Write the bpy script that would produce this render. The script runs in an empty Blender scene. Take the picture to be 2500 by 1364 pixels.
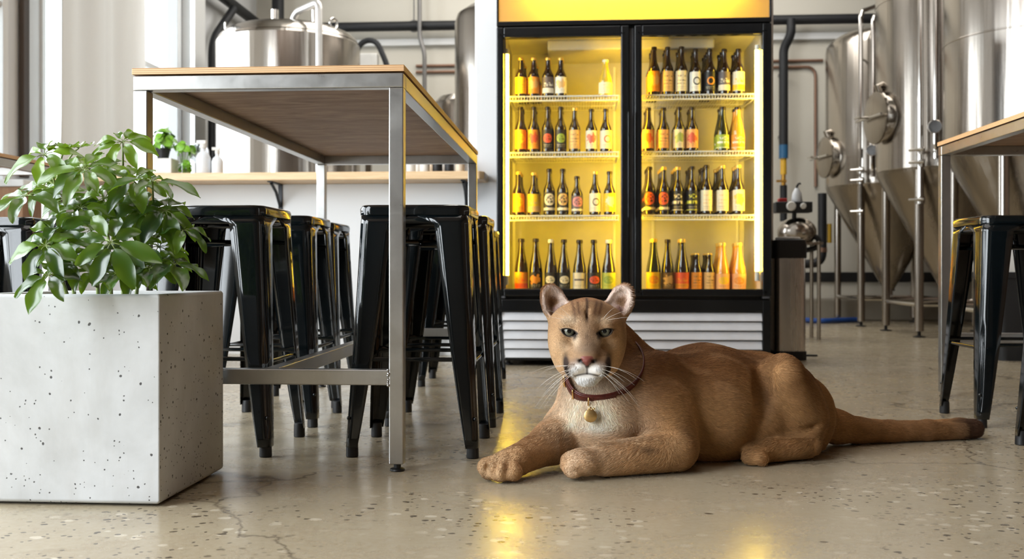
import bpy, math, random
import numpy as np
from mathutils import Vector, Matrix
from mathutils.bvhtree import BVHTree

random.seed(7)
np.random.seed(7)
SC = bpy.context.scene
COL = SC.collection
R = math.radians

# ------------------------------------------------------------------ camera
FPX, HOR, CAMZ = 2450.0, 660.0, 0.55      # focal length in pixels, horizon row, eye height
TH = math.atan(165.0 / FPX)               # the camera looks this much to the left of the room's depth axis
cam_d = bpy.data.cameras.new('camera')
cam = bpy.data.objects.new('camera', cam_d)
COL.objects.link(cam)
cam.location = (0, 0, CAMZ)
cam.rotation_euler = (R(90), 0, TH)
cam_d.sensor_width = 36.0
cam_d.sensor_fit = 'HORIZONTAL'
cam_d.lens = 36.0 * FPX / 2500.0
cam_d.shift_y = -(682.0 - HOR) / 2500.0
cam_d.clip_start = 0.05
cam_d.clip_end = 200
cam_d.dof.use_dof = True
cam_d.dof.focus_distance = 2.68
cam_d.dof.aperture_fstop = 4.4
SC.camera = cam

# ------------------------------------------------------------------ world, lights, exposure
w = bpy.data.worlds.new('overcast_sky')
SC.world = w
w.use_nodes = True
bg = w.node_tree.nodes['Background']
bg.inputs[0].default_value = (0.86, 0.93, 1.0, 1)
bg.inputs[1].default_value = 2.6


def area(name, loc, rot, sx, sy, power, color=(1, 1, 1), spread=180):
    l = bpy.data.lights.new(name, 'AREA')
    l.shape = 'RECTANGLE'
    l.size, l.size_y = sx, sy
    l.energy = power
    l.color = color
    l.spread = R(spread)
    o = bpy.data.objects.new(name, l)
    o.location = loc
    o.rotation_euler = rot
    COL.objects.link(o)
    return o


DAY = (0.90, 0.955, 1.0)
# daylight through the tall windows of the left wall, and added ceiling fill lights
area('daylight_front_windows', (-3.70, -.25, 2.3), (R(90), 0, R(-90)), 3.6, 3.9, 370, DAY)
area('daylight_side_windows', (-3.70, 3.5, 2.0), (R(90), 0, R(-90)), 3.0, 2.9, 170, DAY)
area('daylight_brewery_window', (-3.70, 8.7, 2.0), (R(90), 0, R(-90)), 1.3, 2.6, 70, DAY)
area('ceiling_fill_taproom', (-0.6, 3.6, 4.6), (0, 0, 0), 3.0, 4.0, 62, (1.0, 0.97, 0.93))
area('ceiling_fill_brewery', (0.2, 9.3, 4.6), (0, 0, 0), 5.5, 2.6, 170, (1.0, 0.96, 0.90))

SC.view_settings.view_transform = 'Standard'
SC.view_settings.look = 'None'
SC.view_settings.gamma = 1.0
SC.view_settings.use_curve_mapping = False
SC.view_settings.exposure = 0.28
SC.cycles.use_adaptive_sampling = True
SC.cycles.adaptive_threshold = 0.06
SC.cycles.adaptive_min_samples = 16
SC.cycles.max_bounces = 7
SC.cycles.diffuse_bounces = 3
SC.cycles.glossy_bounces = 4
SC.cycles.transmission_bounces = 6
SC.cycles.transparent_max_bounces = 12
SC.cycles.caustics_reflective = False
SC.cycles.caustics_refractive = False
SC.cycles.sample_clamp_indirect = 6.0
SC.cycles.use_denoising = True


# ------------------------------------------------------------------ pixel helpers (for placing real geometry)
def cam2w(xc, d, z):
    return Vector((xc * math.cos(TH) - d * math.sin(TH), xc * math.sin(TH) + d * math.cos(TH), z))


def at_y(px, py, y):
    """point seen at a pixel on the room plane y = const"""
    t = (px - 1250.0) / FPX
    d = y / (math.cos(TH) + t * math.sin(TH))
    return cam2w(t * d, d, CAMZ + (HOR - py) / FPX * d)


def floor_at(px, py):
    d = FPX * CAMZ / (py - HOR)
    return cam2w((px - 1250.0) / FPX * d, d, 0.0)


# ------------------------------------------------------------------ mesh builder
def srgb(r, g, b):
    f = lambda c: (c / 12.92 if c <= 0.04045 else ((c + 0.055) / 1.055) ** 2.4)
    return (f(r / 255.0), f(g / 255.0), f(b / 255.0))


class MB:
    def __init__(s):
        s.v, s.f, s.uv = [], [], {}

    def add(s, verts, faces, M=None):
        n = len(s.v)
        if M is not None:
            verts = [M @ Vector(p) for p in verts]
        s.v.extend([tuple(p) for p in verts])
        s.f.extend([tuple(i + n for i in f) for f in faces])
        return n

    def box(s, x0, x1, y0, y1, z0, z1, M=None):
        v = [(x, y, z) for x in (x0, x1) for y in (y0, y1) for z in (z0, z1)]
        f = [(0, 1, 3, 2), (4, 6, 7, 5), (0, 4, 5, 1), (2, 3, 7, 6), (0, 2, 6, 4), (1, 5, 7, 3)]
        s.add(v, f, M)
        return s

    def prism(s, poly, z0, z1, M=None):
        n = len(poly)
        v = [(x, y, z0) for x, y in poly] + [(x, y, z1) for x, y in poly]
        f = [tuple(reversed(range(n))), tuple(range(n, 2 * n))]
        f += [(i, (i + 1) % n, n + (i + 1) % n, n + i) for i in range(n)]
        s.add(v, f, M)
        return s

    def loft(s, rings, closed=True, cap0=True, cap1=True, M=None):
        n = len(rings[0])
        v = [p for r_ in rings for p in r_]
        f = []
        m = n if closed else n - 1
        for k in range(len(rings) - 1):
            for i in range(m):
                j = (i + 1) % n
                f.append((k * n + i, k * n + j, (k + 1) * n + j, (k + 1) * n + i))
        if closed and cap0:
            f.append(tuple(reversed(range(n))))
        if closed and cap1:
            f.append(tuple(range((len(rings) - 1) * n, len(rings) * n)))
        s.add(v, f, M)
        return s

    def lathe(s, prof, n=24, M=None, cap0=True, cap1=True):
        """profile of (radius, z) bottom to top around local z"""
        rings = [[(r_ * math.cos(2 * math.pi * i / n), r_ * math.sin(2 * math.pi * i / n), z) for i in range(n)] for r_, z in prof]
        return s.loft(rings, True, cap0, cap1, M)

    def cyl(s, p, q, r0, r1=None, n=16):
        p, q = Vector(p), Vector(q)
        r1 = r0 if r1 is None else r1
        d = q - p
        M = Matrix.Translation(p) @ d.to_track_quat('Z', 'Y').to_matrix().to_4x4()
        return s.lathe([(r0, 0), (r1, d.length)], n, M)

    def tube(s, pts, r_, n=10, M=None, cap=True):
        pts = [Vector(p) for p in pts]
        m = len(pts)
        rad = r_ if isinstance(r_, (list, tuple)) else [r_] * m
        rings = []
        up = None
        for i in range(m):
            t = (pts[min(i + 1, m - 1)] - pts[max(i - 1, 0)]).normalized()
            if up is None:
                up = Vector((0, 0, 1)) if abs(t.z) < 0.9 else Vector((1, 0, 0))
            a = t.cross(up).normalized()
            b = a.cross(t).normalized()
            up = b
            rings.append([tuple(pts[i] + a * (rad[i] * math.cos(2 * math.pi * k / n)) + b * (rad[i] * math.sin(2 * math.pi * k / n))) for k in range(n)])
        return s.loft(rings, True, cap, cap, M)

    def sphere(s, c, r_, n=16, m=10, sc=(1, 1, 1), M=None):
        prof = [(max(1e-4, r_ * math.sin(math.pi * i / m)), -r_ * math.cos(math.pi * i / m)) for i in range(m + 1)]
        T = Matrix.Translation(Vector(c)) @ Matrix.Diagonal((sc[0], sc[1], sc[2], 1))
        return s.lathe(prof, n, (M @ T) if M is not None else T)

    def build(s, name, mat, parent=None, smooth=35, bevel=0, seg=2, loc=None):
        me = bpy.data.meshes.new(name)
        me.from_pydata(s.v, [], s.f)
        me.update()
        if smooth:
            me.polygons.foreach_set('use_smooth', [True] * len(me.polygons))
            me.set_sharp_from_angle(angle=R(smooth))
        o = bpy.data.objects.new(name, me)
        COL.objects.link(o)
        me.materials.append(mat)
        if parent is not None:
            o.parent = parent
        if loc is not None:
            o.location = loc
        if bevel:
            b = o.modifiers.new('bevel', 'BEVEL')
            b.width, b.segments, b.limit_method, b.angle_limit = bevel, seg, 'ANGLE', R(40)
        return o


def tag(o, label=None, cat=None, group=None, kind=None):
    for k, v in (('label', label), ('category', cat), ('group', group), ('kind', kind)):
        if v:
            o[k] = v
    return o


def empty(name, loc=(0, 0, 0), rz=0.0):
    o = bpy.data.objects.new(name, None)
    o.empty_display_size = 0.1
    o.location = loc
    o.rotation_euler = (0, 0, rz)
    COL.objects.link(o)
    return o


def copy_tree(o, parent=None):
    c = o.copy()
    COL.objects.link(c)
    if parent is not None:
        c.parent = parent
    for ch in list(o.children):
        copy_tree(ch, c)
    return c


def bez(p0, p1, p2, n=8):
    p0, p1, p2 = Vector(p0), Vector(p1), Vector(p2)
    return [p0 * (1 - t) ** 2 + p1 * (2 * t * (1 - t)) + p2 * t * t for t in [i / n for i in range(n + 1)]]


def polyround(pts, r_, n=5):
    """a polyline with its inner corners rounded"""
    pts = [Vector(p) for p in pts]
    out = [pts[0]]
    for i in range(1, len(pts) - 1):
        a = pts[i] + (pts[i - 1] - pts[i]).normalized() * r_
        b = pts[i] + (pts[i + 1] - pts[i]).normalized() * r_
        out += bez(a, pts[i], b, n)
    out.append(pts[-1])
    return out


# ------------------------------------------------------------------ materials
class NT:
    def __init__(s, name):
        s.m = bpy.data.materials.new(name)
        s.m.use_nodes = True
        s.t = s.m.node_tree
        s.p = s.t.nodes['Principled BSDF']
        s.out = s.t.nodes['Material Output']

    def n(s, typ, ins=None, **kw):
        nd = s.t.nodes.new('ShaderNode' + typ)
        for k, v in kw.items():
            setattr(nd, k, v)
        for k, v in (ins or {}).items():
            s.set(nd, k, v)
        return nd

    def set(s, nd, k, v):
        i = nd.inputs[k]
        if hasattr(v, 'is_output'):
            s.t.links.new(v, i)
        elif isinstance(v, (tuple, list)) and len(v) == 3 and i.type == 'RGBA':
            i.default_value = (*v, 1)
        else:
            i.default_value = v

    def P(s, **kw):
        names = dict(color='Base Color', rough='Roughness', metal='Metallic', coat='Coat Weight', coatr='Coat Roughness', ior='IOR',
                     trans='Transmission Weight', emit='Emission Color', emits='Emission Strength', normal='Normal', spec='Specular IOR Level',
                     sss='Subsurface Weight', alpha='Alpha', aniso='Anisotropic', sheen='Sheen Weight')
        for k, v in kw.items():
            s.set(s.p, names[k], v)
        return s

    def coords(s, kind='Object', scale=None):
        o = s.n('TexCoord').outputs[kind]
        if scale is not None:
            o = s.n('Mapping', {'Vector': o, 'Scale': scale}).outputs[0]
        return o

    def noise(s, vec, scale, detail=4, rough=.55, dist=0.0):
        return s.n('TexNoise', {'Vector': vec, 'Scale': scale, 'Detail': detail, 'Roughness': rough, 'Distortion': dist}).outputs[0]

    def ramp(s, fac, stops, interp='LINEAR'):
        nd = s.n('ValToRGB', {'Fac': fac})
        e = nd.color_ramp.elements
        nd.color_ramp.interpolation = interp
        while len(e) < len(stops):
            e.new(0.5)
        for el, (p, c) in zip(e, stops):
            el.position = p
            el.color = (*c, 1) if isinstance(c, (tuple, list)) else (c, c, c, 1)
        return nd.outputs[0]

    def mix(s, fac, a, b, mode='MIX'):
        nd = s.n('Mix', data_type='RGBA', blend_type=mode)
        s.set(nd, 0, fac)
        s.set(nd, 6, a)
        s.set(nd, 7, b)
        return nd.outputs[2]

    def math(s, op, a, b=0.0, c=None):
        nd = s.n('Math', operation=op)
        s.set(nd, 0, a)
        s.set(nd, 1, b)
        if c is not None:
            s.set(nd, 2, c)
        return nd.outputs[0]

    def bump(s, h, strength=.3, dist=.01):
        s.P(normal=s.n('Bump', {'Height': h, 'Strength': strength, 'Distance': dist}).outputs[0])
        return s


def pmat(name, c, rough=.5, metal=0., var=.08, scale=6., stretch=(1, 1, 1), bump=0., bscale=60., coat=0., **kw):
    """plain surface with a little procedural unevenness"""
    m = NT(name)
    v = m.coords('Object', stretch)
    n = m.noise(v, scale)
    lo = tuple(x * (1 - var) for x in c)
    hi = tuple(min(1, x * (1 + var)) for x in c)
    m.P(color=m.ramp(n, [(.3, lo), (.7, hi)]), rough=m.math('MULTIPLY_ADD', n, rough * .3, rough * .85), metal=metal, coat=coat, **kw)
    if bump:
        m.bump(m.noise(v, bscale, 6), bump, .004)
    return m.m


def emit_mat(name, c, s):
    m = NT(name)
    n = m.noise(m.coords('Object'), 3.0)
    m.P(color=(0.8, 0.8, 0.8), emit=m.ramp(n, [(0, tuple(x * .97 for x in c)), (1, c)]), emits=s)
    return m.m

# ================================================================== room
XL, XR, YF, YB, ZC = -3.8, 4.9, -5.0, 11.6, 4.7


def floor_material():
    m = NT('polished_concrete')
    v = m.coords('Object')
    big = m.noise(v, 0.9, 5, .6)
    mid = m.noise(m.coords('Object', (1.0, 1.6, 1)), 5.0, 6, .65, .6)
    fine = m.noise(v, 60.0, 4, .7)
    c = m.ramp(big, [(.32, srgb(148, 134, 109)), (.55, srgb(167, 154, 128)), (.75, srgb(184, 172, 148))])
    c = m.mix(m.ramp(mid, [(.38, 0.0), (.72, .55)]), c, srgb(138, 122, 97))
    c = m.mix(m.ramp(fine, [(.35, .22), (.7, 0.0)]), c, srgb(205, 196, 178))
    # exposed aggregate: flat dark and light stones, in patches
    patch = m.ramp(m.noise(m.coords('Object', (1, 1.0, 1)), 1.7, 2, .5), [(.46, 0.0), (.56, 1.0)])
    warp = m.n('VectorMath', {0: m.coords('Object', (1, 1.25, 1)), 1: m.n('VectorMath', {0: m.n('TexNoise', {'Vector': v, 'Scale': 24.0}).outputs[1], 1: (.022, .022, 0)}, operation='MULTIPLY').outputs[0]}, operation='ADD').outputs[0]

    def stones(scale, size, dens, seed):
        vo = m.n('TexVoronoi', {'Vector': m.n('VectorMath', {0: warp, 1: (seed, seed * 1.7, 0)}, operation='ADD').outputs[0], 'Scale': scale, 'Randomness': 1.0})
        d = m.ramp(vo.outputs['Distance'], [(size, 1.0), (size + .05, 0.0)])
        pick = m.math('LESS_THAN', m.n('SeparateColor', {0: vo.outputs['Color']}).outputs[0], dens)
        return m.math('MULTIPLY', d, pick)
    dark = m.math('MULTIPLY', stones(27.0, .20, .36, 0.0), patch)
    dark2 = m.math('MULTIPLY', stones(52.0, .24, .30, 3.1), patch)
    lone = stones(15.0, .10, .14, 7.3)
    light = m.math('MULTIPLY', stones(24.0, .30, .26, 5.7), m.math('MULTIPLY_ADD', patch, .7, .25))
    c = m.mix(m.math('MULTIPLY', light, .5), c, srgb(222, 212, 192))
    c = m.mix(m.math('MULTIPLY', m.math('MAXIMUM', m.math('MAXIMUM', dark, dark2), lone), .85), c, srgb(52, 42, 34))
    # hairline cracks
    cw = m.n('VectorMath', {0: v, 1: m.n('VectorMath', {0: m.n('TexNoise', {'Vector': v, 'Scale': 3.0, 'Detail': 6.0}).outputs[1], 1: (.45, .45, 0)}, operation='MULTIPLY').outputs[0]}, operation='ADD').outputs[0]
    cr = m.n('TexVoronoi', {'Vector': cw, 'Scale': .55}, feature='DISTANCE_TO_EDGE').outputs['Distance']
    c = m.mix(m.ramp(cr, [(.0, .75), (.004, 0.0)]), c, srgb(92, 80, 64))
    rough = m.ramp(m.math('MULTIPLY_ADD', mid, .7, m.math('MULTIPLY', fine, .3)), [(.3, .17), (.7, .34)])
    m.P(color=c, rough=rough, spec=.55)
    m.bump(m.math('MULTIPLY_ADD', mid, .8, m.math('MULTIPLY', fine, .2)), .10, .01)
    return m.m


def painted(name, c, var=.03):
    m = NT(name)
    v = m.coords('Object')
    n = m.noise(v, .8, 4)
    m.P(color=m.ramp(n, [(.3, tuple(x * (1 - var) for x in c)), (.7, c)]), rough=.55)
    m.bump(m.noise(v, 120, 3), .06, .002)
    return m.m


def wood_mat(name, c1, c2, axis='X', rough=.42, scale=1.0):
    m = NT(name)
    st = {'X': (1.2, 22, 22), 'Y': (22, 1.2, 22), 'Z': (22, 22, 1.2)}[axis]
    v = m.coords('Object', tuple(x * scale for x in st))
    n = m.noise(v, 1.6, 6, .6, .8)
    f = m.noise(v, 9.0, 3, .6)
    c = m.ramp(n, [(.3, c1), (.7, c2)])
    c = m.mix(m.ramp(f, [(.45, .0), (.75, .35)]), c, tuple(x * .6 for x in c1))
    m.P(color=c, rough=rough)
    m.bump(f, .12, .002)
    return m.m


M_FLOOR = floor_material()
M_WALL = painted('cream_wall_paint', srgb(214, 209, 196))
M_WHITE = painted('white_wall_paint', srgb(228, 229, 230))
M_TRIM = painted('white_trim_paint', srgb(232, 233, 232))
M_CEIL = wood_mat('brown_timber_ceiling', srgb(96, 74, 56), srgb(120, 94, 72), 'X', .7)
M_PINE = wood_mat('pale_pine', srgb(214, 178, 132), srgb(231, 200, 158), 'X')
M_BLACKPIPE = pmat('black_insulation', srgb(22, 24, 28), .55, bump=.2)
M_DARK = pmat('dark_rubber', srgb(26, 26, 27), .6)
M_COPPER = pmat('aged_copper', srgb(138, 108, 90), .42, .6)
M_CONDUIT = pmat('grey_conduit', srgb(128, 126, 124), .4, .5)


def struct(o, kind='structure'):
    o['kind'] = kind
    return o


struct(MB().box(XL - .2, XR + .2, YF - .2, YB + .2, -.12, 0).build('floor', M_FLOOR, smooth=0))
struct(MB().box(XL - .2, XR + .2, YF - .2, 6.5, ZC, ZC + .12).build('ceiling', M_CEIL, smooth=0))
struct(MB().box(XL - .2, XR + .2, 6.5, YB + .2, ZC, ZC + .12).build('ceiling_brewery', painted('pale_ceiling_paint', srgb(200, 197, 190)), smooth=0))
b = MB().box(XL - .2, XR + .2, YB, YB + .15, 0, ZC)
struct(b.build('wall_back', M_WALL, smooth=0))
struct(MB().box(XR, XR + .15, YF, YB, 0, ZC).build('wall_right', wood_mat('brown_wall_boards', srgb(92, 72, 56), srgb(122, 98, 76), 'Z', .7), smooth=0))
struct(MB().box(XL, XR, YF - .15, YF, 0, ZC).build('wall_front', pmat('grey_front_wall', srgb(96, 86, 76), .7), smooth=0))
# left wall with three window openings
OPEN = [(-2.1, 1.6, .3, 4.3), (1.9, 5.1, .5, 3.5), (5.75, 6.42, .25, 3.3), (6.84, 7.92, 1.0, 3.55), (8.12, 9.32, .95, 3.55)]
b = MB()
ys = [YF] + [q for o_ in OPEN for q in o_[:2]] + [YB]
for i in range(0, len(ys), 2):
    b.box(XL - .15, XL, ys[i], ys[i + 1], 0, ZC)
for y0, y1, z0, z1 in OPEN:
    b.box(XL - .15, XL, y0, y1, 0, z0).box(XL - .15, XL, y0, y1, z1, ZC)
struct(b.build('wall_left', M_WHITE, smooth=0))

GLASS = NT('window_glass')
_tr = GLASS.n('BsdfTransparent', {'Color': (.97, .985, .98)})
_gl = GLASS.n('BsdfGlossy', {'Color': (1, 1, 1), 'Roughness': GLASS.math('MULTIPLY', GLASS.noise(GLASS.coords('Object'), 2.0), .02)})
_fr = GLASS.math('MULTIPLY_ADD', GLASS.math('POWER', GLASS.n('LayerWeight', {'Blend': .5}).outputs['Facing'], 5.0), .90, .04)
_mx = GLASS.n('MixShader', {0: _fr, 1: _tr.outputs[0], 2: _gl.outputs[0]})
GLASS.t.links.new(_mx.outputs[0], GLASS.out.inputs[0])
M_GLASS = GLASS.m


def wall_window(name, y0, y1, z0, z1, bars_z=(), bars_y=(), fw=.06, mat=M_TRIM):
    b = MB()
    x0, x1 = XL - .11, XL + .02
    b.box(x0, x1, y0, y0 + fw, z0, z1).box(x0, x1, y1 - fw, y1, z0, z1)
    b.box(x0, x1, y0 + fw, y1 - fw, z0, z0 + fw).box(x0, x1, y0 + fw, y1 - fw, z1 - fw, z1)
    for z in bars_z:
        b.box(x0 + .02, x1 - .02, y0 + fw, y1 - fw, z - .025, z + .025)
    for y in bars_y:
        b.box(x0 + .03, x1 - .03, y - .025, y + .025, z0 + fw, z1 - fw)
    o = struct(b.build(name, mat, smooth=0, bevel=.006))
    MB().box(XL - .075, XL - .069, y0 + fw, y1 - fw, z0 + fw, z1 - fw).build('pane', M_GLASS, o, smooth=0)
    return o


wall_window('window_1', 8.12, 9.32, .95, 3.55, bars_z=(2.37,), fw=.09)
wall_window('window_2', 5.75, 6.42, .25, 3.3, bars_z=(1.2, 2.3), bars_y=(6.05,))
wall_window('window_5', 6.84, 7.92, 1.0, 3.55, fw=.05)
wall_window('window_4', 1.9, 5.1, .5, 3.5, bars_z=(1.9,), bars_y=(2.95, 4.05))
wall_window('window_3', -2.1, 1.6, .3, 4.3, bars_z=(1.6, 2.95), bars_y=(-.85, .4))
# dark timber post at the end of the half wall and wide white window jamb
struct(MB().box(-3.79, -3.755, 6.555, 6.635, 1.18, ZC - .01).build('trim_1', pmat('dark_timber', srgb(74, 62, 54), .5, bump=.2), smooth=0, bevel=.008))
struct(MB().box(-3.79, -3.66, 9.34, 9.62, .6, ZC - .01).build('trim_2', M_TRIM, smooth=0, bevel=.008))

# half wall of the bar and the white partition behind the cooler
struct(MB().box(XL + .005, -.684, 6.5, 6.62, 0, 1.118).build('wall_half', M_WHITE, smooth=0))
struct(MB().box(-.68, 1.235, 6.5, 6.66, 0, ZC).build('wall_partition', M_WHITE, smooth=0, bevel=.01))
struct(MB().box(XL + .36, -.684, 6.482, 6.499, 0, .05).build('baseboard_half', M_TRIM, smooth=0))
# back wall: black rubber baseboard band and the concrete kerb of the drain
struct(MB().box(-3.78, XR - .02, YB - .02, YB, .42, .53).build('trim_3', M_DARK, smooth=0))
struct(MB().box(-.2, XR - .02, 11.18, YB - .021, 0, .24).build('trim_4', pmat('kerb_concrete', srgb(150, 143, 130), .6, bump=.2), smooth=0, bevel=.02))
struct(MB().box(-3.6, XR - .02, YB - .06, YB - .001, 3.16, 3.24).build('trim_5', M_TRIM, smooth=0, bevel=.01))

# ---------------------------------------------------------------- white curtain along the left wall
b = MB()
rows = []
for z in np.linspace(.05, 3.2, 14):
    row = []
    for i in range(121):
        t = i / 120
        lean = .10 * (z - 1.6) * (.5 + t)
        y = 6.70 + t * 1.36 + .03 * (z - 2)
        ph_ = t * 2.0 + lean * .6
        x = -3.66 + .085 * (abs((ph_ % 1.0) - .5) * 2) ** 1.6 + .016 * math.sin(t * 31 + z * .6)
        row.append((x, y, z))
    rows.append(row)
b.loft(rows, closed=False)
mc = NT('white_curtain_cloth')
n_ = mc.noise(mc.coords('Object', (300, 300, 300)), 1)
cc_ = mc.ramp(n_, [(.3, srgb(224, 221, 215)), (.7, srgb(230, 228, 223))])
mc.P(color=cc_, rough=.8)
mc.t.links.new(mc.n('MixShader', {0: .10, 1: mc.p.outputs[0], 2: mc.n('BsdfTranslucent', {'Color': cc_}).outputs[0]}).outputs[0], mc.out.inputs[0])
o = b.build('curtain', mc.m, smooth=80)
tag(o, 'long white curtain hanging in folds beside the left window', 'curtain')

# ---------------------------------------------------------------- pipes on the walls
ph = 3.36
b = MB()
b.tube(polyround([(-3.66, 8.2, ph), (-3.66, 11.44, ph), (-.9, 11.44, ph), (XR - .3, 11.44, ph)], .2, 6), .055, 14)
o = b.build('black_pipe', M_BLACKPIPE)
tag(o, 'thick black insulated pipe running high along the left and back walls', 'pipe')
b = MB()
for x in (-1.9, -.75, 3.35):
    b2 = MB().tube([(x + .065 * math.cos(a), 11.44, ph + .065 * math.sin(a)) for a in np.linspace(0, 2 * math.pi, 21)], .008, 6)
    b2.tube([(x, 11.44, ph + .065), (x, 11.44, ZC - .01)], .008, 6)
    b2.build('hanger', M_CONDUIT, o)
p = at_y(1927, 55, 11.4)
q = at_y(1912, 110, 11.4)
b = MB()
b.tube(polyround([(p.x, 11.31, 3.335), (p.x, 11.30, 3.17), (q.x, 11.38, 3.02), (q.x, 11.38, 1.95)], .06, 5), .05, 14)
o = b.build('drop_pipe', M_BLACKPIPE)
tag(o, 'vertical black pipe dropping down the back wall right of the cooler', 'pipe')
for zz_ in (2.75, 2.05):
    MB().box(q.x - .02, q.x + .02, 11.425, 11.599, zz_, zz_ + .03).build('wall_clip', M_CONDUIT, o, smooth=0)
MB().cyl((q.x, 11.38, 1.80), (q.x, 11.38, 1.95), .052).build('blue_collar', pmat('blue_band', srgb(38, 92, 132), .4), o)
MB().cyl((q.x, 11.38, 1.62), (q.x, 11.38, 1.80), .035).build('yellow_collar', pmat('yellow_band', srgb(214, 168, 50), .4), o)
bb = MB().cyl((q.x, 11.38, 1.50), (q.x, 11.38, 1.62), .025)
bb.box(q.x - .09, q.x + .02, 11.31, 11.33, 1.53, 1.555)
bb.build('valve', pmat('brass_valve', srgb(196, 148, 66), .3, .8), o)
MB().cyl((q.x, 11.38, 1.1), (q.x, 11.38, 1.50), .04).build('lower_pipe', M_BLACKPIPE, o)

for lab, (ya, yb_), cx in (('upper copper pipe along the back wall', (158, 147), 0), ('lower copper pipe along the back wall, bending down beside the tanks', (173, 160), 1)):
    a = at_y(985, ya, 11.5)
    z = a.z
    pts = [(-1.9, 11.579, z), (2.75, 11.579, z)]
    if cx:
        e = at_y(1995, 300, 11.5)
        pts = polyround([(-1.9, 11.579, z), (e.x, 11.579, z), (e.x, 11.579, 1.5)], .12, 6)
    o = MB().tube(pts, .017, 8).build('copper_pipe', M_COPPER)
    tag(o, lab, 'pipe')
a, b1, c1 = at_y(1030, 100, 11.5), at_y(1042, 135, 11.5), at_y(1042, 300, 11.5)
o = MB().tube(polyround([(a.x, 11.33, ZC - .02), (a.x, 11.33, a.z), (b1.x, 11.33, b1.z), (c1.x, 11.33, .6)], .08, 5), .025, 8).build('conduit', M_CONDUIT)
tag(o, 'grey wall conduit with a kink left of the tall steel tank', 'conduit')

# black pipe on the left wall beside the window
o = MB().tube(polyround([(-3.68, 9.85, .02), (-3.68, 9.85, 2.86), (-3.60, 10.25, 3.28)], .16, 6), .042, 12).build('wall_pipe', M_BLACKPIPE)
tag(o, 'slim black pipe standing on the left wall right of the window', 'pipe')
MB().cyl((-3.68, 9.85, 2.42), (-3.68, 9.85, 2.56), .047).build('blue_clamp', pmat('blue_band_b', srgb(50, 70, 130), .4), o)
o = MB().tube([(-3.45, 11.30, .02), (-3.45, 11.30, ZC - .01)], .07, 12).build('corner_pipe', M_BLACKPIPE)
tag(o, 'black upright pipe in the far left corner of the room', 'pipe')
# blue hose on the floor by the drain
hs = [floor_at(x, y) for x, y in ((1955, 786), (1985, 791), (2020, 790), (2055, 788), (2100, 787))]
o = MB().tube(bez(hs[0] + Vector((0, 0, .03)), hs[1] + Vector((0, 0, .03)), hs[2] + Vector((0, 0, .03)), 8) + bez(hs[2] + Vector((0, 0, .03)), hs[3] + Vector((0, 0, .03)), hs[4] + Vector((0, 0, .03)), 8)[1:], .028, 10).build('hose', pmat('blue_hose', srgb(30, 74, 150), .4))
tag(o, 'blue hose lying on the floor behind the tank legs', 'hose')

# ================================================================== tables
def steel_mat(name, base=(.42, .41, .40), rough=.34):
    m = NT(name)
    v = m.coords('Object', (3, 3, 3))
    n = m.noise(v, 4.0, 6, .65, .5)
    st = m.noise(m.coords('Object', (60, 60, 2.0)), 3, 4)
    c = m.ramp(n, [(.3, tuple(x * .92 for x in base)), (.7, tuple(min(1, x * 1.07) for x in base))])
    c = m.mix(m.math('MULTIPLY', st, .22), c, tuple(x * .7 for x in base))
    m.P(color=c, metal=.92, rough=m.ramp(n, [(.3, rough * .9), (.7, rough * 1.12)]))
    return m.m


M_STEEL = steel_mat('raw_steel_tube', (.48, .475, .46), .30)
M_PLYTOP = wood_mat('birch_ply_face', srgb(206, 164, 112), srgb(222, 184, 134), 'Y', .35)
M_FOOTPAD = pmat('black_foot_pad', srgb(24, 24, 25), .45)


def ply_edge():
    m = NT('birch_ply_edge')
    z = m.n('SeparateXYZ', {0: m.coords('Object')}).outputs[2]
    fr = m.math('FRACT', m.math('MULTIPLY', z, 1 / .0054))
    g = m.noise(m.coords('Object', (3, 3, 300)), 4, 4)
    c = m.ramp(fr, [(.30, srgb(214, 172, 124)), (.42, srgb(150, 104, 66)), (.58, srgb(150, 104, 66)), (.70, srgb(226, 190, 146))])
    c = m.mix(m.math('MULTIPLY', g, .35), c, srgb(196, 150, 102))
    m.P(color=c, rough=.5)
    return m.m


M_PLYEDGE = ply_edge()


def underside():
    m = NT('raw_board_underside')
    v = m.coords('Object', (1.4, 5, 1))
    n = m.noise(v, 3.0, 7, .65, 1.4)
    c = m.ramp(n, [(.3, srgb(140, 112, 94)), (.55, srgb(170, 142, 122)), (.75, srgb(196, 172, 150))])
    m.P(color=c, rough=.6)
    m.bump(n, .25, .004)
    return m.m


M_UNDER = underside()
TOPZ = 1.111


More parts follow.
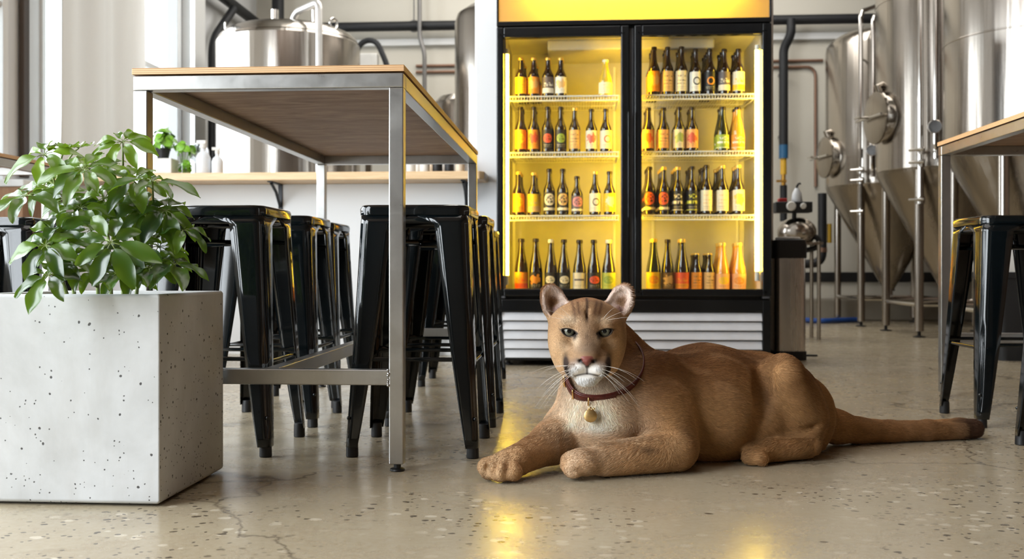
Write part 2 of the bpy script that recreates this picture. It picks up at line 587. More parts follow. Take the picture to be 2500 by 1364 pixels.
def make_table(label, x0, x1, y0, y1, stretch=True):
    """bar table: plywood top on a welded square-tube frame with an H stretcher"""
    t = empty('bar_table', ((x0 + x1) / 2, (y0 + y1) / 2, 0))
    tag(t, label, 'table', 'plywood bar tables on steel frames')
    hx, hy, s = (x1 - x0) / 2, (y1 - y0) / 2, .04
    top = MB().box(-hx - .003, hx + .003, -hy - .003, hy + .003, 1.0935, 1.1105).build('tabletop', M_PLYEDGE, t, smooth=0, bevel=.0015)
    MB().box(-hx - .002, hx + .002, -hy - .002, hy + .002, 1.1106, 1.1113).build('top_veneer', M_PLYTOP, top, smooth=0)
    MB().box(-hx + .042, hx - .042, -hy + .042, hy - .042, 1.0885, 1.0933).build('underside_board', M_UNDER, top, smooth=0)
    zt = 1.090
    for nm, bx in (('apron', (-hx, hx, -hy, -hy + s)), ('apron', (-hx, hx, hy - s, hy)), ('apron', (-hx, -hx + s, -hy + s + .0005, hy - s - .0005)), ('apron', (hx - s, hx, -hy + s + .0005, hy - s - .0005))):
        MB().box(*bx, zt - s, zt).build(nm, M_STEEL, t, smooth=0, bevel=.003, seg=3)
    for sx in (-1, 1):
        for sy in (-1, 1):
            xa, ya = sx * (hx - s / 2), sy * (hy - s / 2)
            lg = MB().box(xa - s / 2, xa + s / 2, ya - s / 2, ya + s / 2, .020, zt - s - .0005).build('leg', M_STEEL, t, smooth=0, bevel=.003, seg=3)
            p = MB().lathe([(.019, 0), (.021, .002), (.020, .006), (.010, .009), (.010, .0205)], 20, Matrix.Translation((xa, ya, 0)))
            p.build('foot_pad', M_FOOTPAD, lg)
    if stretch:
        za, zb = .236, .278
        for sy in (-1, 1):
            ya = sy * (hy - s / 2)
            MB().box(-hx + s + .0005, hx - s - .0005, ya - s / 2, ya + s / 2, za, zb).build('stretcher', M_STEEL, t, smooth=0, bevel=.003, seg=3)
        MB().box(-.02, .02, -hy + s + .0005, hy - s - .0005, za, zb).build('stretcher', M_STEEL, t, smooth=0, bevel=.003, seg=3)
        w = MB()
        for i in range(9):   # rough weld bead where the stretcher meets the near right leg
            w.sphere((hx - s - .001 + random.uniform(-.002, .002), -hy + .002 + random.uniform(-.002, .002), za + i * .0052), random.uniform(.003, .0052), 8, 6)
        w.build('weld_bead', M_STEEL, t)
    return t


make_table('tall plywood-topped table on a steel frame behind the concrete planter', -1.238, -.480, 2.712, 4.70)
make_table('steel-framed plywood table at the right edge, beyond the puma tail', 1.568, 2.326, 2.50, 4.515)
make_table('steel-framed plywood table at the left edge, half hidden by the plant', -3.52, -2.762, 3.25, 5.10)

# ================================================================== stools
M_PAINT = pmat('gloss_black_paint', (.0035, .0055, .0065), .10, 0, .3, 3.0, coat=.3, coatr=.04, spec=.4)
M_RUBBER = pmat('black_rubber_foot', (.010, .010, .011), .5)


def rrect(h, r_, n=6):
    out = []
    for cx, cy, a0 in ((h - r_, h - r_, 0), (-h + r_, h - r_, 90), (-h + r_, -h + r_, 180), (h - r_, -h + r_, 270)):
        for i in range(n + 1):
            a = R(a0 + 90 * i / n)
            out.append((cx + r_ * math.cos(a), cy + r_ * math.sin(a)))
    return out


STOOL_H, FOOT = .745, .198


def make_stool():
    t = empty('bar_stool')
    # seat: a pressed pan with rolled rim, shallow dish and a skirt below
    n = 7
    def ring(h, r_, z):
        return [(x, y, z) for x, y in rrect(h, r_, n)]
    H = STOOL_H
    b = MB()
    b.loft([ring(.155, .035, H - .030), ring(.165, .042, H - .030), ring(.1665, .043, H - .012), ring(.163, .042, H - .003), ring(.156, .038, H), ring(.145, .034, H - .001),
            ring(.125, .028, H - .006), ring(.03, .012, H - .008)], cap0=True, cap1=True)
    seat = b.build('seat', M_PAINT, t, smooth=40)
    b = MB()
    for (xx, yy) in ((0, 0),):
        b.lathe([(.016, 0), (.016, .0015), (.013, .002)], 20, Matrix.Translation((xx, yy, H - .0085)))
    b.build('seat_ring', M_PAINT, seat)
    b = MB()
    b.loft([ring(.160, .040, H - .056), ring(.1615, .041, H - .0305)], cap0=False, cap1=False)
    sk = b.build('skirt', M_PAINT, t, smooth=40)
    sk.modifiers.new('thick', 'SOLIDIFY').thickness = .002
    # legs: folded sheet around each corner, tapering, with a pressed groove down the corner
    for sx, sy in ((1, 1), (-1, 1), (-1, -1), (1, -1)):
        rows = []
        K = 26
        for k in range(K + 1):
            u = k / K                              # 0 top .. 1 bottom
            z = (H - .031) * (1 - u) + .030 * u
            c = .1625 + (FOOT - .1625) * (u ** 1.15)      # outer corner
            wdt = .030 + .052 * (1 - u) ** .85
            if z > H - .060:
                wdt += .050 * ((z - (H - .060)) / .029) ** 2      # flares into the skirt
            r_ = .032 - .012 * u
            row = []
            pts = [(c - wdt - r_ + .012, c), (c - (wdt + r_) * .66, c), (c - r_, c)]
            for i in range(1, 7):
                a = R(90 - 90 * i / 7)
                row_x = c - r_ + r_ * math.cos(a)
                row_y = c - r_ + r_ * math.sin(a)
                # the pressed groove
                g = math.exp(-((i - 3.5) / 1.1) ** 2) * .0045
                on = 1.0 if .55 < u < .91 else (max(0, 1 - (.55 - u) / .03) if u <= .55 else max(0, 1 - (u - .91) / .03))
                g *= on
                pts.append((row_x - g * .7, row_y - g * .7))
            pts += [(c, c - r_), (c, c - (wdt + r_) * .66), (c, c - wdt - r_ + .012)]
            if sx * sy < 0:
                pts = list(reversed(pts))
            rows.append([(px * sx, py * sy, z) for px, py in pts])
        b = MB().loft(rows, closed=False)
        lg = b.build('leg', M_PAINT, t, smooth=50)
        sm = lg.modifiers.new('thick', 'SOLIDIFY')
        sm.thickness, sm.offset = .0022, -1
        f = FOOT - .019
        M = Matrix.Translation((sx * f, sy * f, 0))
        MB().lathe([(.0165, 0), (.0185, .002), (.0175, .040), (.0165, .046)], 18, M).build('rubber_foot', M_RUBBER, lg)
        MB().sphere((sx * (FOOT - .0105), sy * (FOOT - .0105), .115), .006, 10, 6).build('rivet', M_PAINT, lg)
    # ring of foot rails with flattened ends, and the crossed braces under the seat
    zr = .288
    u = 1 - (zr - .03) / (H - .061)
    c = .1625 + (FOOT - .1625) * u ** 1.15 - .006
    for i, (ax, s_) in enumerate((('x', -1), ('x', 1), ('y', -1), ('y', 1))):
        z = zr - (.012 if ax == 'y' else 0)
        rings = []
        for q, wv, hv in ((-1, .004, .011), (-.88, .004, .011), (-.80, .0065, .0065), (.80, .0065, .0065), (.88, .004, .011), (1, .004, .011)):
            L = q * (c - .006)
            rg = []
            for k in range(10):
                a = 2 * math.pi * k / 10
                o1, o2 = wv * math.cos(a), hv * math.sin(a)
                rg.append((L, s_ * c * .985 + o1, z + o2) if ax == 'x' else (s_ * c * .985 + o1, L, z + o2))
            rings.append(rg)
        MB().loft(rings).build('foot_rail', M_PAINT, t)
    for s_ in (1, -1):
        MB().tube([(-.150, -.150 * s_, H - .105 - .008 * (s_ < 0)), (.150, .150 * s_, H - .105 - .008 * (s_ < 0))], .006, 8).build('cross_brace', M_PAINT, t)
    return t


stool0 = make_stool()
STOOLS = [
    (-.492, 3.108, 0.0, 'black metal stool nearest the puma paw, right of the front table leg'),
    (-.490, 3.690, 0.0, 'second black stool from the front along the table side facing the cooler'),
    (-.570, 4.905, 0.0, 'farthest black stool along the table side facing the cooler'),
    (-1.105, 3.090, 0.0, 'black metal stool directly behind the potted plant and concrete planter'),
    (-1.115, 3.650, 0.0, 'second black stool from the front along the table side behind the planter'),
    (-1.155, 4.145, 0.0, 'farthest black stool along the table side behind the planter'),
    (-.745, 6.255, 0.0, 'distant black stool standing alone under the end of the wall ledge'),
    (-2.165, 3.690, 0.0, 'black stool at the far left edge behind the plant leaves'),
    (1.585, 3.800, 0.0, 'black stool by the tip of the puma tail, reflecting yellow light'),
    (1.570, 3.090, 0.0, 'black stool at the right edge, only a leg showing'),
]
for i, (x, y, a, lab) in enumerate(STOOLS):
    o = stool0 if i == 0 else copy_tree(stool0)
    o.location, o.rotation_euler = (x, y, 0), (0, 0, R(a))
    tag(o, lab, 'stool', 'black metal bar stools')

# ================================================================== ledge along the half wall
ld = MB()
ld.prism([(-3.44, 6.22), (-.625, 6.22), (-.593, 6.25), (-.593, 6.498), (-.686, 6.498), (-.686, 6.66), (-3.44, 6.66)], 1.1195, 1.170)
ledge = ld.build('wall_ledge', M_PINE, smooth=0, bevel=.006, seg=3)
tag(ledge, 'pale wooden ledge along the top of the white half wall', 'ledge')
M_BLACKMETAL = pmat('black_bracket_metal', srgb(28, 30, 34), .4, .3)
for bx in (at_y(685, 470, 6.5).x, at_y(1140, 470, 6.5).x, at_y(300, 470, 6.5).x):
    b = MB()
    b.box(bx - .014, bx + .014, 6.493, 6.499, .93, 1.119)
    b.box(bx - .014, bx + .014, 6.26, 6.499, 1.112, 1.119)
    b.tube([(bx, 6.30, 1.108), (bx, 6.40, 1.06), (bx, 6.488, .97)], .010, 8)
    b.build('bracket', M_BLACKMETAL, ledge)

# tan cabinet below the ledge at the left edge
M_TAN = wood_mat('tan_wood_panel', srgb(150, 108, 78), srgb(178, 140, 106), 'Z', .5)
cb = MB().box(-3.79, -3.47, 6.05, 6.46, 0, 1.075).build('cabinet', M_TAN, smooth=0, bevel=.005)
tag(cb, 'tan wooden cabinet with a cream top at the left edge', 'cabinet')
MB().box(-3.795, -3.455, 6.03, 6.47, 1.0755, 1.118).build('worktop', M_TRIM, cb, smooth=0, bevel=.005)

# ================================================================== things on the ledge
LZ = 1.1705
M_POTW = pmat('white_ceramic', srgb(222, 220, 214), .45)
M_POTB = pmat('black_pot', srgb(26, 26, 28), .5)
M_LEAFB = pmat('bright_leaf', srgb(118, 172, 40), .4, var=.35, scale=30)
M_CHROME = pmat('chrome', (.72, .73, .75), .15, 1.0)
M_CLEARP = pmat('frosted_plastic', srgb(226, 230, 234), .35)


def ledge_x(px, y=6.42):
    return at_y(px, 400, y).x


def leaf_ball(b, c, r_, n, size):
    for i in range(n):
        a, e = random.uniform(0, 2 * math.pi), random.uniform(-.35, 1.3)
        d = Vector((math.cos(a) * math.cos(e), math.sin(a) * math.cos(e), math.sin(e)))
        p = Vector(c) + d * r_ * random.uniform(.45, 1)
        up = (d + Vector((random.uniform(-.5, .5), random.uniform(-.9, .2), random.uniform(-.2, .8)))).normalized()
        t = up.orthogonal().normalized()
        t = Matrix.Rotation(random.uniform(0, 6.28), 3, up) @ t
        s_ = up.cross(t)
        rows = []
        for k in range(6):
            u = k / 5
            w_ = size * .42 * math.sin(math.pi * min(1, u * .95 + .03)) ** .8
            q = p + t * (size * (u - .2)) - up * (size * .35 * u * u)
            rows.append([tuple(q - s_ * w_ + up * w_ * .25), tuple(q), tuple(q + s_ * w_ + up * w_ * .25)])
        b.loft(rows, closed=False)


xa = ledge_x(398)
o = MB().box(xa - .065, xa + .065, 6.40, 6.53, LZ, LZ + .115).build('planter_box', M_POTW, smooth=0, bevel=.006)
tag(o, 'small white planter box on the wooden ledge', 'planter')
xa = ledge_x(391)
t = empty('potted_herb', (xa, 6.465, LZ + .1155))
tag(t, 'bright green herb in a black pot, standing on the white planter box', 'plant')
MB().lathe([(.034, 0), (.046, .055), (.050, .056), (.050, .07), (.04, .068)], 20).build('pot', M_POTB, t)
b = MB()
leaf_ball(b, (0, 0, .115), .085, 46, .06)
b.build('foliage', M_LEAFB, t, smooth=80)
b = MB()
for i in range(5):
    b.tube(bez((0, 0, .05), (random.uniform(-.02, .02), random.uniform(-.02, .02), .09), (random.uniform(-.06, .06), random.uniform(-.05, .05), .14)), .002, 6)
b.build('stem', M_LEAFB, t)
xa = ledge_x(443)
t = empty('vase_of_leaves', (xa, 6.46, LZ))
tag(t, 'loose green sprig in a small glass right of the planter box', 'plant')
MB().lathe([(.028, 0), (.034, .01), (.034, .085), (.030, .085), (.030, .012), (.024, .006)], 20).build('glass', M_GLASS, t)
b = MB()
leaf_ball(b, (0, 0, .17), .06, 20, .06)
leaf_ball(b, (0.01, 0, .05), .045, 18, .05)
b.build('foliage', M_LEAFB, t, smooth=80)
b = MB()
for i in range(4):
    b.tube(bez((0, 0, .012), (.01 * i - .015, 0, .1), (.03 * i - .045, 0, .19)), .0018, 6)
b.build('stem', M_LEAFB, t)


def spray_bottle(px, lab, sc=1.0):
    t = empty('spray_bottle', (ledge_x(px), 6.45, LZ), R(random.uniform(-20, 20)))
    t.scale = (sc, sc, sc)
    tag(t, lab, 'bottle')
    MB().lathe([(.036, 0), (.038, .004), (.038, .095), (.030, .115), (.014, .13), (.014, .145)], 20).build('bottle_body', M_CLEARP, t)
    hd = MB().lathe([(.017, .1455), (.017, .165), (.014, .168)], 16)
    hd.box(-.035, .018, -.010, .010, .1685, .188)
    hd.build('spray_head', M_POTW, t, bevel=.002)
    MB().tube(bez((-.024, 0, .168), (-.034, 0, .15), (-.030, 0, .13)), .004, 8).build('trigger', M_DARK, t)
    return t


spray_bottle(527, 'white spray bottle on the ledge, left of the dark pipe reflection', 1.0)
spray_bottle(492, 'white spray bottle on the ledge beside the round steel fan', 1.25)
t = empty('desk_fan', (ledge_x(466), 6.575, LZ))
tag(t, 'small round steel fan on the ledge behind the green sprig', 'fan')
MB().lathe([(.05, 0), (.05, .012), (.012, .02), (.010, .12)], 20).build('stand', M_CHROME, t)
Mf = Matrix.Translation((0, -.012, .165)) @ Matrix.Rotation(R(90), 4, 'X')
b = MB()
for rr in (.018, .03, .042, .054, .065):
    b.tube([(rr * math.cos(a), rr * math.sin(a), .012) for a in np.linspace(0, 2 * math.pi, 33)], .0016, 6, Mf)
for i in range(16):
    a = 2 * math.pi * i / 16
    b.tube([(.01 * math.cos(a), .01 * math.sin(a), .013), (.066 * math.cos(a), .066 * math.sin(a), .010)], .0013, 5, Mf)
b.build('grille', M_CHROME, t)
MB().lathe([(.066, -.012), (.068, 0), (.066, .011)], 32, Mf).build('fan_body', pmat('pale_grey_body', srgb(190, 198, 208), .4), t)
CUPS = [(1004, 'white', .030), (1021, 'white', .030), (1037, 'white', .032), (1053, 'cream', .030), (1068, 'dark', .032), (1083, 'white', .030), (1097, 'dark', .030), (1110, 'white', .028), (1123, 'cream', .030)]
mats_c = {'white': M_POTW, 'cream': pmat('cream_ceramic', srgb(226, 208, 184), .4), 'dark': M_POTB}
for i, (px, k, r_) in enumerate(CUPS):
    b = MB().lathe([(r_ * .75, 0), (r_, .012), (r_, .085), (r_ * .93, .085), (r_ * .93, .014)], 20)
    t = empty('cup', (ledge_x(px, 6.34 + .17 * (i % 2)), 6.34 + .17 * (i % 2), LZ))
    b.build('cup_body', mats_c[k], t)
    MB().tube(bez((r_ * .97, 0, .068), (r_ * 1.6, 0, .045), (r_ * .97, 0, .022), 10), .004, 8).build('handle', mats_c[k], t)
    t.rotation_euler = (0, 0, R(90))
    ordn = ['leftmost', 'second', 'third', 'fourth', 'fifth', 'sixth', 'seventh', 'eighth', 'rightmost'][i]
    tag(t, '%s cup on the ledge, %s in the row seen under the table' % (k, ordn), 'cup', 'cups on the wall ledge')

# ================================================================== two-door drinks cooler
FY = 5.76                                   # front plane of the doors
fx = lambda px: at_y(px, 400, FY).x
fz = lambda px, py: at_y(px, py, FY).z
FX0, FX1 = fx(1212), fx(1884)
BZ = (fz(1220, 724) + fz(1880, 722)) / 2    # bottom of the doors
TZ = (fz(1220, 66) + fz(1880, 56)) / 2      # top of the doors
GZ1, GZ0 = fz(1225, 760), fz(1225, 874)
M_BLK = pmat('black_cooler_enamel', (.0055, .0062, .0068), .24, 0, .2, 4)
M_INT = pmat('white_cooler_liner', srgb(206, 202, 190), .45)
M_WIRE = pmat('white_coated_wire', srgb(236, 234, 226), .35)
M_GREYSTRIP = pmat('grey_plastic_strip', srgb(84, 86, 90), .4)
YEL = (1.0, .66, .055)
M_TUBE = emit_mat('yellow_light_tube', (1.0, .64, .04), 46.0)

M_TUBE2 = emit_mat('yellow_post_tube', (1.0, .60, .01), 50.0)
fr = empty('drinks_cooler', ((FX0 + FX1) / 2, 6.1, 0))
tag(fr, 'large black two-door drinks cooler glowing yellow, full of bottles', 'cooler')
OX, OY = fr.location.x, fr.location.y


def fbox(b, x0, x1, y0, y1, z0, z1):
    return b.box(x0 - OX, x1 - OX, y0 - OY, y1 - OY, z0, z1)


ztop, yb = 2.42, 6.47
b = MB()
fbox(b, FX0, FX0 + .035, 5.815, yb, .03, ztop)
fbox(b, FX1 - .035, FX1, 5.815, yb, .03, ztop)
fbox(b, FX0 + .035, FX1 - .035, 6.44, yb, .03, ztop)
fbox(b, FX0 + .035, FX1 - .035, 5.815, 6.44, ztop - .03, ztop)
fbox(b, FX0 + .035, FX1 - .035, 5.815, 6.44, TZ - .005, TZ + .03)
fbox(b, FX0 + .035, FX1 - .035, 5.815, 6.44, GZ1 + .005, BZ + .012)
fbox(b, FX0 + .035, FX1 - .035, 5.84, 6.44, .03, .06)
b.build('cabinet', M_BLK, fr, smooth=0)
b = MB()                                    # liner
x0, x1, y1 = FX0 + .036, FX1 - .036, 6.439
zf, zt = BZ + .0125, TZ - .0055
fbox(b, x0, x0 + .012, 5.84, y1, zf, zt)
fbox(b, x1 - .012, x1, 5.84, y1, zf, zt)
fbox(b, x0 + .012, x1 - .012, y1 - .012, y1, zf, zt)
fbox(b, x0 + .012, x1 - .012, 5.84, y1 - .012, zt - .012, zt)
fbox(b, x0 + .012, x1 - .012, 5.84, y1 - .012, zf, zf + .012)
b.build('liner', M_INT, fr, smooth=0)
b = MB()
fbox(b, x0 + .25, x1 - .25, 6.02, y1 - .0125, zt - .075, zt - .0125)
b.build('evaporator_cover', M_INT, fr, smooth=0, bevel=.01)
b = MB()
for px in (1500, 1594):
    xx = at_y(px, 300, 6.42).x
    fbox(b, xx - .008, xx + .008, 6.418, 6.4265, zf + .05, zt - .10)
for px in (1255, 1800):
    xx = at_y(px, 300, 6.42).x
    fbox(b, xx - .008, xx + .008, 6.418, 6.4265, zf + .05, zt - .10)
b.build('shelf_upright', M_WIRE, fr, smooth=0)
# centre post between the doors
b = MB()
cx0, cx1 = fx(1520), fx(1563)
fbox(b, cx0 + .01, cx1 - .01, 5.815, 5.86, BZ, TZ)
b.build('mullion', M_BLK, fr, smooth=0, bevel=.004)
b = MB()
fbox(b, fx(1538), fx(1547), 5.795, 5.8145, BZ + .01, TZ - .01)
b.build('gap_strip', M_GREYSTRIP, fr, smooth=0)


def door(xa, xb, ga, gb, gzb, gzt, hinge_right):
    """a glazed door; xa..xb frame outline, ga..gb and gzb..gzt the glass"""
    d = MB()
    y0, y1_ = FY, FY + .052
    fbox(d, xa, ga, y0, y1_, BZ, TZ)
    fbox(d, gb, xb, y0, y1_, BZ, TZ)
    fbox(d, ga, gb, y0, y1_, gzt, TZ)
    fbox(d, ga, gb, y0, y1_, BZ, gzb)
    o = d.build('door', M_BLK, fr, smooth=0, bevel=.006, seg=3)
    g = MB()
    fbox(g, ga + .0005, gb - .0005, y0 + .020, y0 + .026, gzb + .0005, gzt - .0005)
    g.build('glass_pane', M_GLASS, o, smooth=0)
    t = MB()                                 # thin raised bead round the glass
    e = .007
    fbox(t, ga - .02, ga - .02 + e, y0 - .003, y0, gzb - .02, gzt + .02)
    fbox(t, gb + .02 - e, gb + .02, y0 - .003, y0, gzb - .02, gzt + .02)
    fbox(t, ga - .02, gb + .02, y0 - .003, y0, gzt + .02 - e, gzt + .02)
    fbox(t, ga - .02, gb + .02, y0 - .003, y0, gzb - .02, gzb - .02 + e)
    t.build('glazing_bead', M_BLK, o, smooth=0)
    h = MB()
    hx = xa + .004 if hinge_right else xb - .004
    fbox(h, hx - .003, hx + .003, y0 - .012, y0 - .0005, BZ + .45, BZ + 1.05)
    h.build('handle', M_BLK, o, smooth=0, bevel=.002)
    h = MB()
    hx = xb - .03 if hinge_right else xa + .03
    fbox(h, hx - .02, hx + .02, y0 + .006, y0 + .04, BZ - .012, BZ - .0005)
    h.build('hinge', M_GREYSTRIP, o, smooth=0, bevel=.003)
    return o


gzb = (fz(1240, 704) + fz(1860, 706)) / 2
gzt = (fz(1240, 91) + fz(1860, 83)) / 2
door(FX0, fx(1536), fx(1229), fx(1516), gzb, gzt, False)
door(fx(1549), FX1, fx(1567), fx(1862), gzb, gzt, True)

# light tubes inside the doors
for px, ta, tb in ((1237, 132, 672), (1849, 122, 662)):
    xx = at_y(px, 400, 5.845).x
    za, zb_ = at_y(px, tb, 5.845).z, at_y(px, ta, 5.845).z
    tb_ = MB().cyl((xx - OX, 5.855 - OY, za), (xx - OX, 5.855 - OY, zb_), .0125, n=14).build('light_tube', M_TUBE, fr)
    cp = MB().cyl((xx - OX, 5.855 - OY, za - .055), (xx - OX, 5.855 - OY, za - .0005), .0135, n=14)
    cp.cyl((xx - OX, 5.855 - OY, zb_ + .0005), (xx - OX, 5.855 - OY, zb_ + .03), .0135, n=14)
    cp.build('tube_cap', M_WIRE, tb_)

# two more tubes behind the centre post
for dx in (-.014, .014):
    xx = (cx0 + cx1) / 2 + dx
    tb_ = MB().cyl((xx - OX, 5.874 - OY, BZ + .15), (xx - OX, 5.874 - OY, TZ - .15), .009, n=12).build('light_tube', M_TUBE2, fr)

# louvred grille at the foot
b = MB()
fbox(b, FX0 + .005, fx(1224), FY + .012, 5.814, .035, BZ - .02)
fbox(b, fx(1863), FX1 - .004, FY + .012, 5.814, .035, BZ - .02)
fbox(b, fx(1224), fx(1863), FY + .012, 5.814, GZ1, BZ - .02)
fbox(b, fx(1224), fx(1863), FY + .012, 5.814, .035, GZ0 - .004)
b.build('kick_frame', M_BLK, fr, smooth=0, bevel=.004)
M_SLAT = pmat('white_grille_slat', srgb(222, 224, 228), .4)
gr = empty('grille')
gr.parent = fr
ns = 5
pitch = (GZ1 - GZ0) / ns
for i in range(ns):
    za = GZ0 + i * pitch
    sec = [(FY + .016, za + .001), (FY + .013, za + .004), (FY + .030, za + pitch - .006), (FY + .040, za + pitch - .006), (FY + .026, za)]
    b = MB().loft([[(xx - OX, y - OY, z) for y, z in sec] for xx in (fx(1225), fx(1862))])
    b.build('slat', M_SLAT, gr, smooth=0)
b = MB()
fbox(b, FX0 + .036, FX1 - .036, 5.83, 5.838, .061, GZ1 + .004)
b.build('grille_backing', M_BLK, fr, smooth=0)
b = MB()
for xx in (FX0 + .06, FX1 - .06):
    for yy in (5.87, 6.42):
        b2 = MB().lathe([(.028, 0), (.028, .008), (.012, .012), (.012, .0295)], 14, Matrix.Translation((xx - OX, yy - OY, 0)))
        b2.build('foot', M_DARK, fr)
fbox(b, FX0 + .01, FX1 - .01, FY + .03, 5.838, .0305, .0345)
b.build('kick_lip', M_BLK, fr, smooth=0)

# lit sign box above the doors: a peach panel with yellow tubes burning behind it
sg = empty('sign_box')
sg.parent = fr
sz0 = (fz(1214, 52) + fz(1886, 42)) / 2
b = MB()
fbox(b, FX0, FX1, FY, 5.814, sz0 - .026, sz0)
fbox(b, FX0, FX0 + .012, FY, 5.814, sz0, ztop)
fbox(b, FX1 - .012, FX1, FY, 5.814, sz0, ztop)
fbox(b, FX0 + .012, FX1 - .012, FY, 5.814, ztop - .02, ztop)
b.build('sign_frame', M_BLK, sg, smooth=0, bevel=.003)
sp = NT('backlit_peach_panel')
n_ = sp.noise(sp.coords('Object'), 2.0)
pc = sp.ramp(n_, [(.3, srgb(252, 186, 112)), (.7, srgb(254, 190, 116))])
df = sp.n('BsdfDiffuse', {'Color': pc})
tl = sp.n('BsdfTranslucent', {'Color': sp.ramp(n_, [(.3, (1, .80, .42)), (.7, (1, .82, .45))])})
sp.t.links.new(sp.n('MixShader', {0: .45, 1: df.outputs[0], 2: tl.outputs[0]}).outputs[0], sp.out.inputs[0])
b = MB()
b.add([(xx - OX, FY + .007 - OY, zz) for xx, zz in ((FX0 + .0125, sz0 + .0005), (FX1 - .0125, sz0 + .0005), (FX1 - .0125, ztop - .0205), (FX0 + .0125, ztop - .0205))], [(0, 1, 2, 3)])
b.build('sign_panel', sp.m, sg, smooth=0)
b = MB()
zs = sz0 + .20
b.cyl((FX0 + .22 - OX, 5.89 - OY, zs), (FX1 - .20 - OX, 5.89 - OY, zs), .014, n=12)
b.build('sign_tube', emit_mat('yellow_sign_tube', (1.0, .70, .03), 85.0), sg)

# wire shelves
SH = []
for pyl, pyr in ((237, 232), (374, 368), (526, 523)):
    SH.append((at_y(1380, pyl, 5.95).z + at_y(1700, pyr, 5.95).z) / 2)
SH.append(zf + .0125)
for k in range(3):
    for xa, xb in ((at_y(1246, 300, 5.90).x, at_y(1509, 300, 5.90).x), (at_y(1568, 300, 5.90).x, at_y(1838, 300, 5.90).x)):
        b = MB()
        z, ya, yb_ = SH[k] - .0015, 5.885, 6.41
        n = int((xb - xa) / .0165)
        for i in range(n + 1):
            xx = xa + (xb - xa) * i / n
            b.tube([(xx - OX, ya, z - .0018), (xx - OX, yb_, z - .0018)] if False else [(xx - OX, ya - OY, z - .0018), (xx - OX, yb_ - OY, z - .0018)], .0017, 5)
            b.tube([(xx - OX, ya - OY, z - .003), (xx - OX, ya - OY - .004, z - .030)], .0015, 5)
        for yy, zz, rr in ((ya - .001, z - .006, .0042), (ya - .006, z - .032, .0042), (ya + .18, z - .0065, .003), (ya + .36, z - .0065, .003), (yb_, z - .006, .004)):
            b.tube([(xa - .004 - OX, yy - OY, zz), (xb + .004 - OX, yy - OY, zz)], rr, 7)
        for xx in (xa - .004, xb + .004):
            b.tube([(xx - OX, ya - OY, z - .006), (xx - OX, yb_ - OY, z - .006)], .004, 7)
            b.tube([(xx - OX, ya - .005 - OY, z - .031), (xx - OX, ya + .12 - OY, z - .031), (xx - OX, yb_ - OY, z - .012)], .003, 6)
        b.build('wire_shelf', M_WIRE, fr, smooth=60)

# ================================================================== bottles
def bottle_profile(kind):
    """(radius, height) in units of a bottle 1 high; radius 1 = body"""
    if kind == 'long':
        return [(.0, .002), (.90, .0), (.985, .012), (1, .03), (1, .50), (.985, .53), (.90, .575), (.72, .63), (.54, .69), (.45, .76), (.40, .86), (.385, .925), (.43, .93), (.44, .955), (.40, .965)]
    if kind == 'champ':
        return [(.0, .002), (.92, .0), (.99, .012), (1, .03), (1, .36), (.97, .42), (.88, .50), (.74, .59), (.58, .69), (.47, .78), (.41, .87), (.40, .925), (.44, .93), (.44, .96), (.40, .965)]
    return [(.0, .002), (.90, .0), (.985, .014), (1, .04), (1, .52), (.97, .56), (.80, .64), (.62, .72), (.54, .80), (.52, .90), (.58, .905), (.58, .955), (.52, .965)]      # stub


def base_mesh(kind):
    b = MB().lathe(bottle_profile(kind), 20, None, True, True)
    me = bpy.data.meshes.new('bottle_glass_' + kind)
    me.from_pydata(b.v, [], b.f)
    me.polygons.foreach_set('use_smooth', [True] * len(me.polygons))
    return me


def label_mesh(z0, z1):
    n = 20
    v, f, uv = [], [], []
    for j, z in enumerate((z0, z1)):
        for i in range(n + 1):
            a = R(-90) + R(250) * (i / n - .5)
            v.append((1.012 * math.cos(a), 1.012 * math.sin(a), z))
    for i in range(n):
        f.append((i, i + 1, n + 2 + i, n + 1 + i))
    me = bpy.data.meshes.new('label_%d' % int(z1 * 100))
    me.from_pydata(v, [], f)
    ul = me.uv_layers.new(name='label_uv')
    for p in me.polygons:
        for li in p.loop_indices:
            vi = me.loops[li].vertex_index
            ul.data[li].uv = ((vi % (n + 1)) / n, vi // (n + 1))
    me.polygons.foreach_set('use_smooth', [True] * len(me.polygons))
    return me


def cap_mesh():
    b = MB().lathe([(.46, .93), (.49, .935), (.485, .985), (.42, 1.0), (.0, 1.0)], 18, None, True, True)
    me = bpy.data.meshes.new('crown_cap')
    me.from_pydata(b.v, [], b.f)
    me.polygons.foreach_set('use_smooth', [True] * len(me.polygons))
    return me


BODY = {k: base_mesh(k) for k in ('long', 'champ', 'stub')}
LABM = {'long': label_mesh(.07, .49), 'champ': label_mesh(.05, .36), 'stub': label_mesh(.06, .50)}
CAPM = cap_mesh()


def glassy(name, c, rough=.07, tr=.0):
    m = NT(name)
    n = m.noise(m.coords('Object'), 2.0)
    m.P(color=m.ramp(n, [(.3, tuple(x * .85 for x in c)), (.7, c)]), rough=rough, spec=.6, coat=.5, coatr=.03, trans=tr)
    return m.m


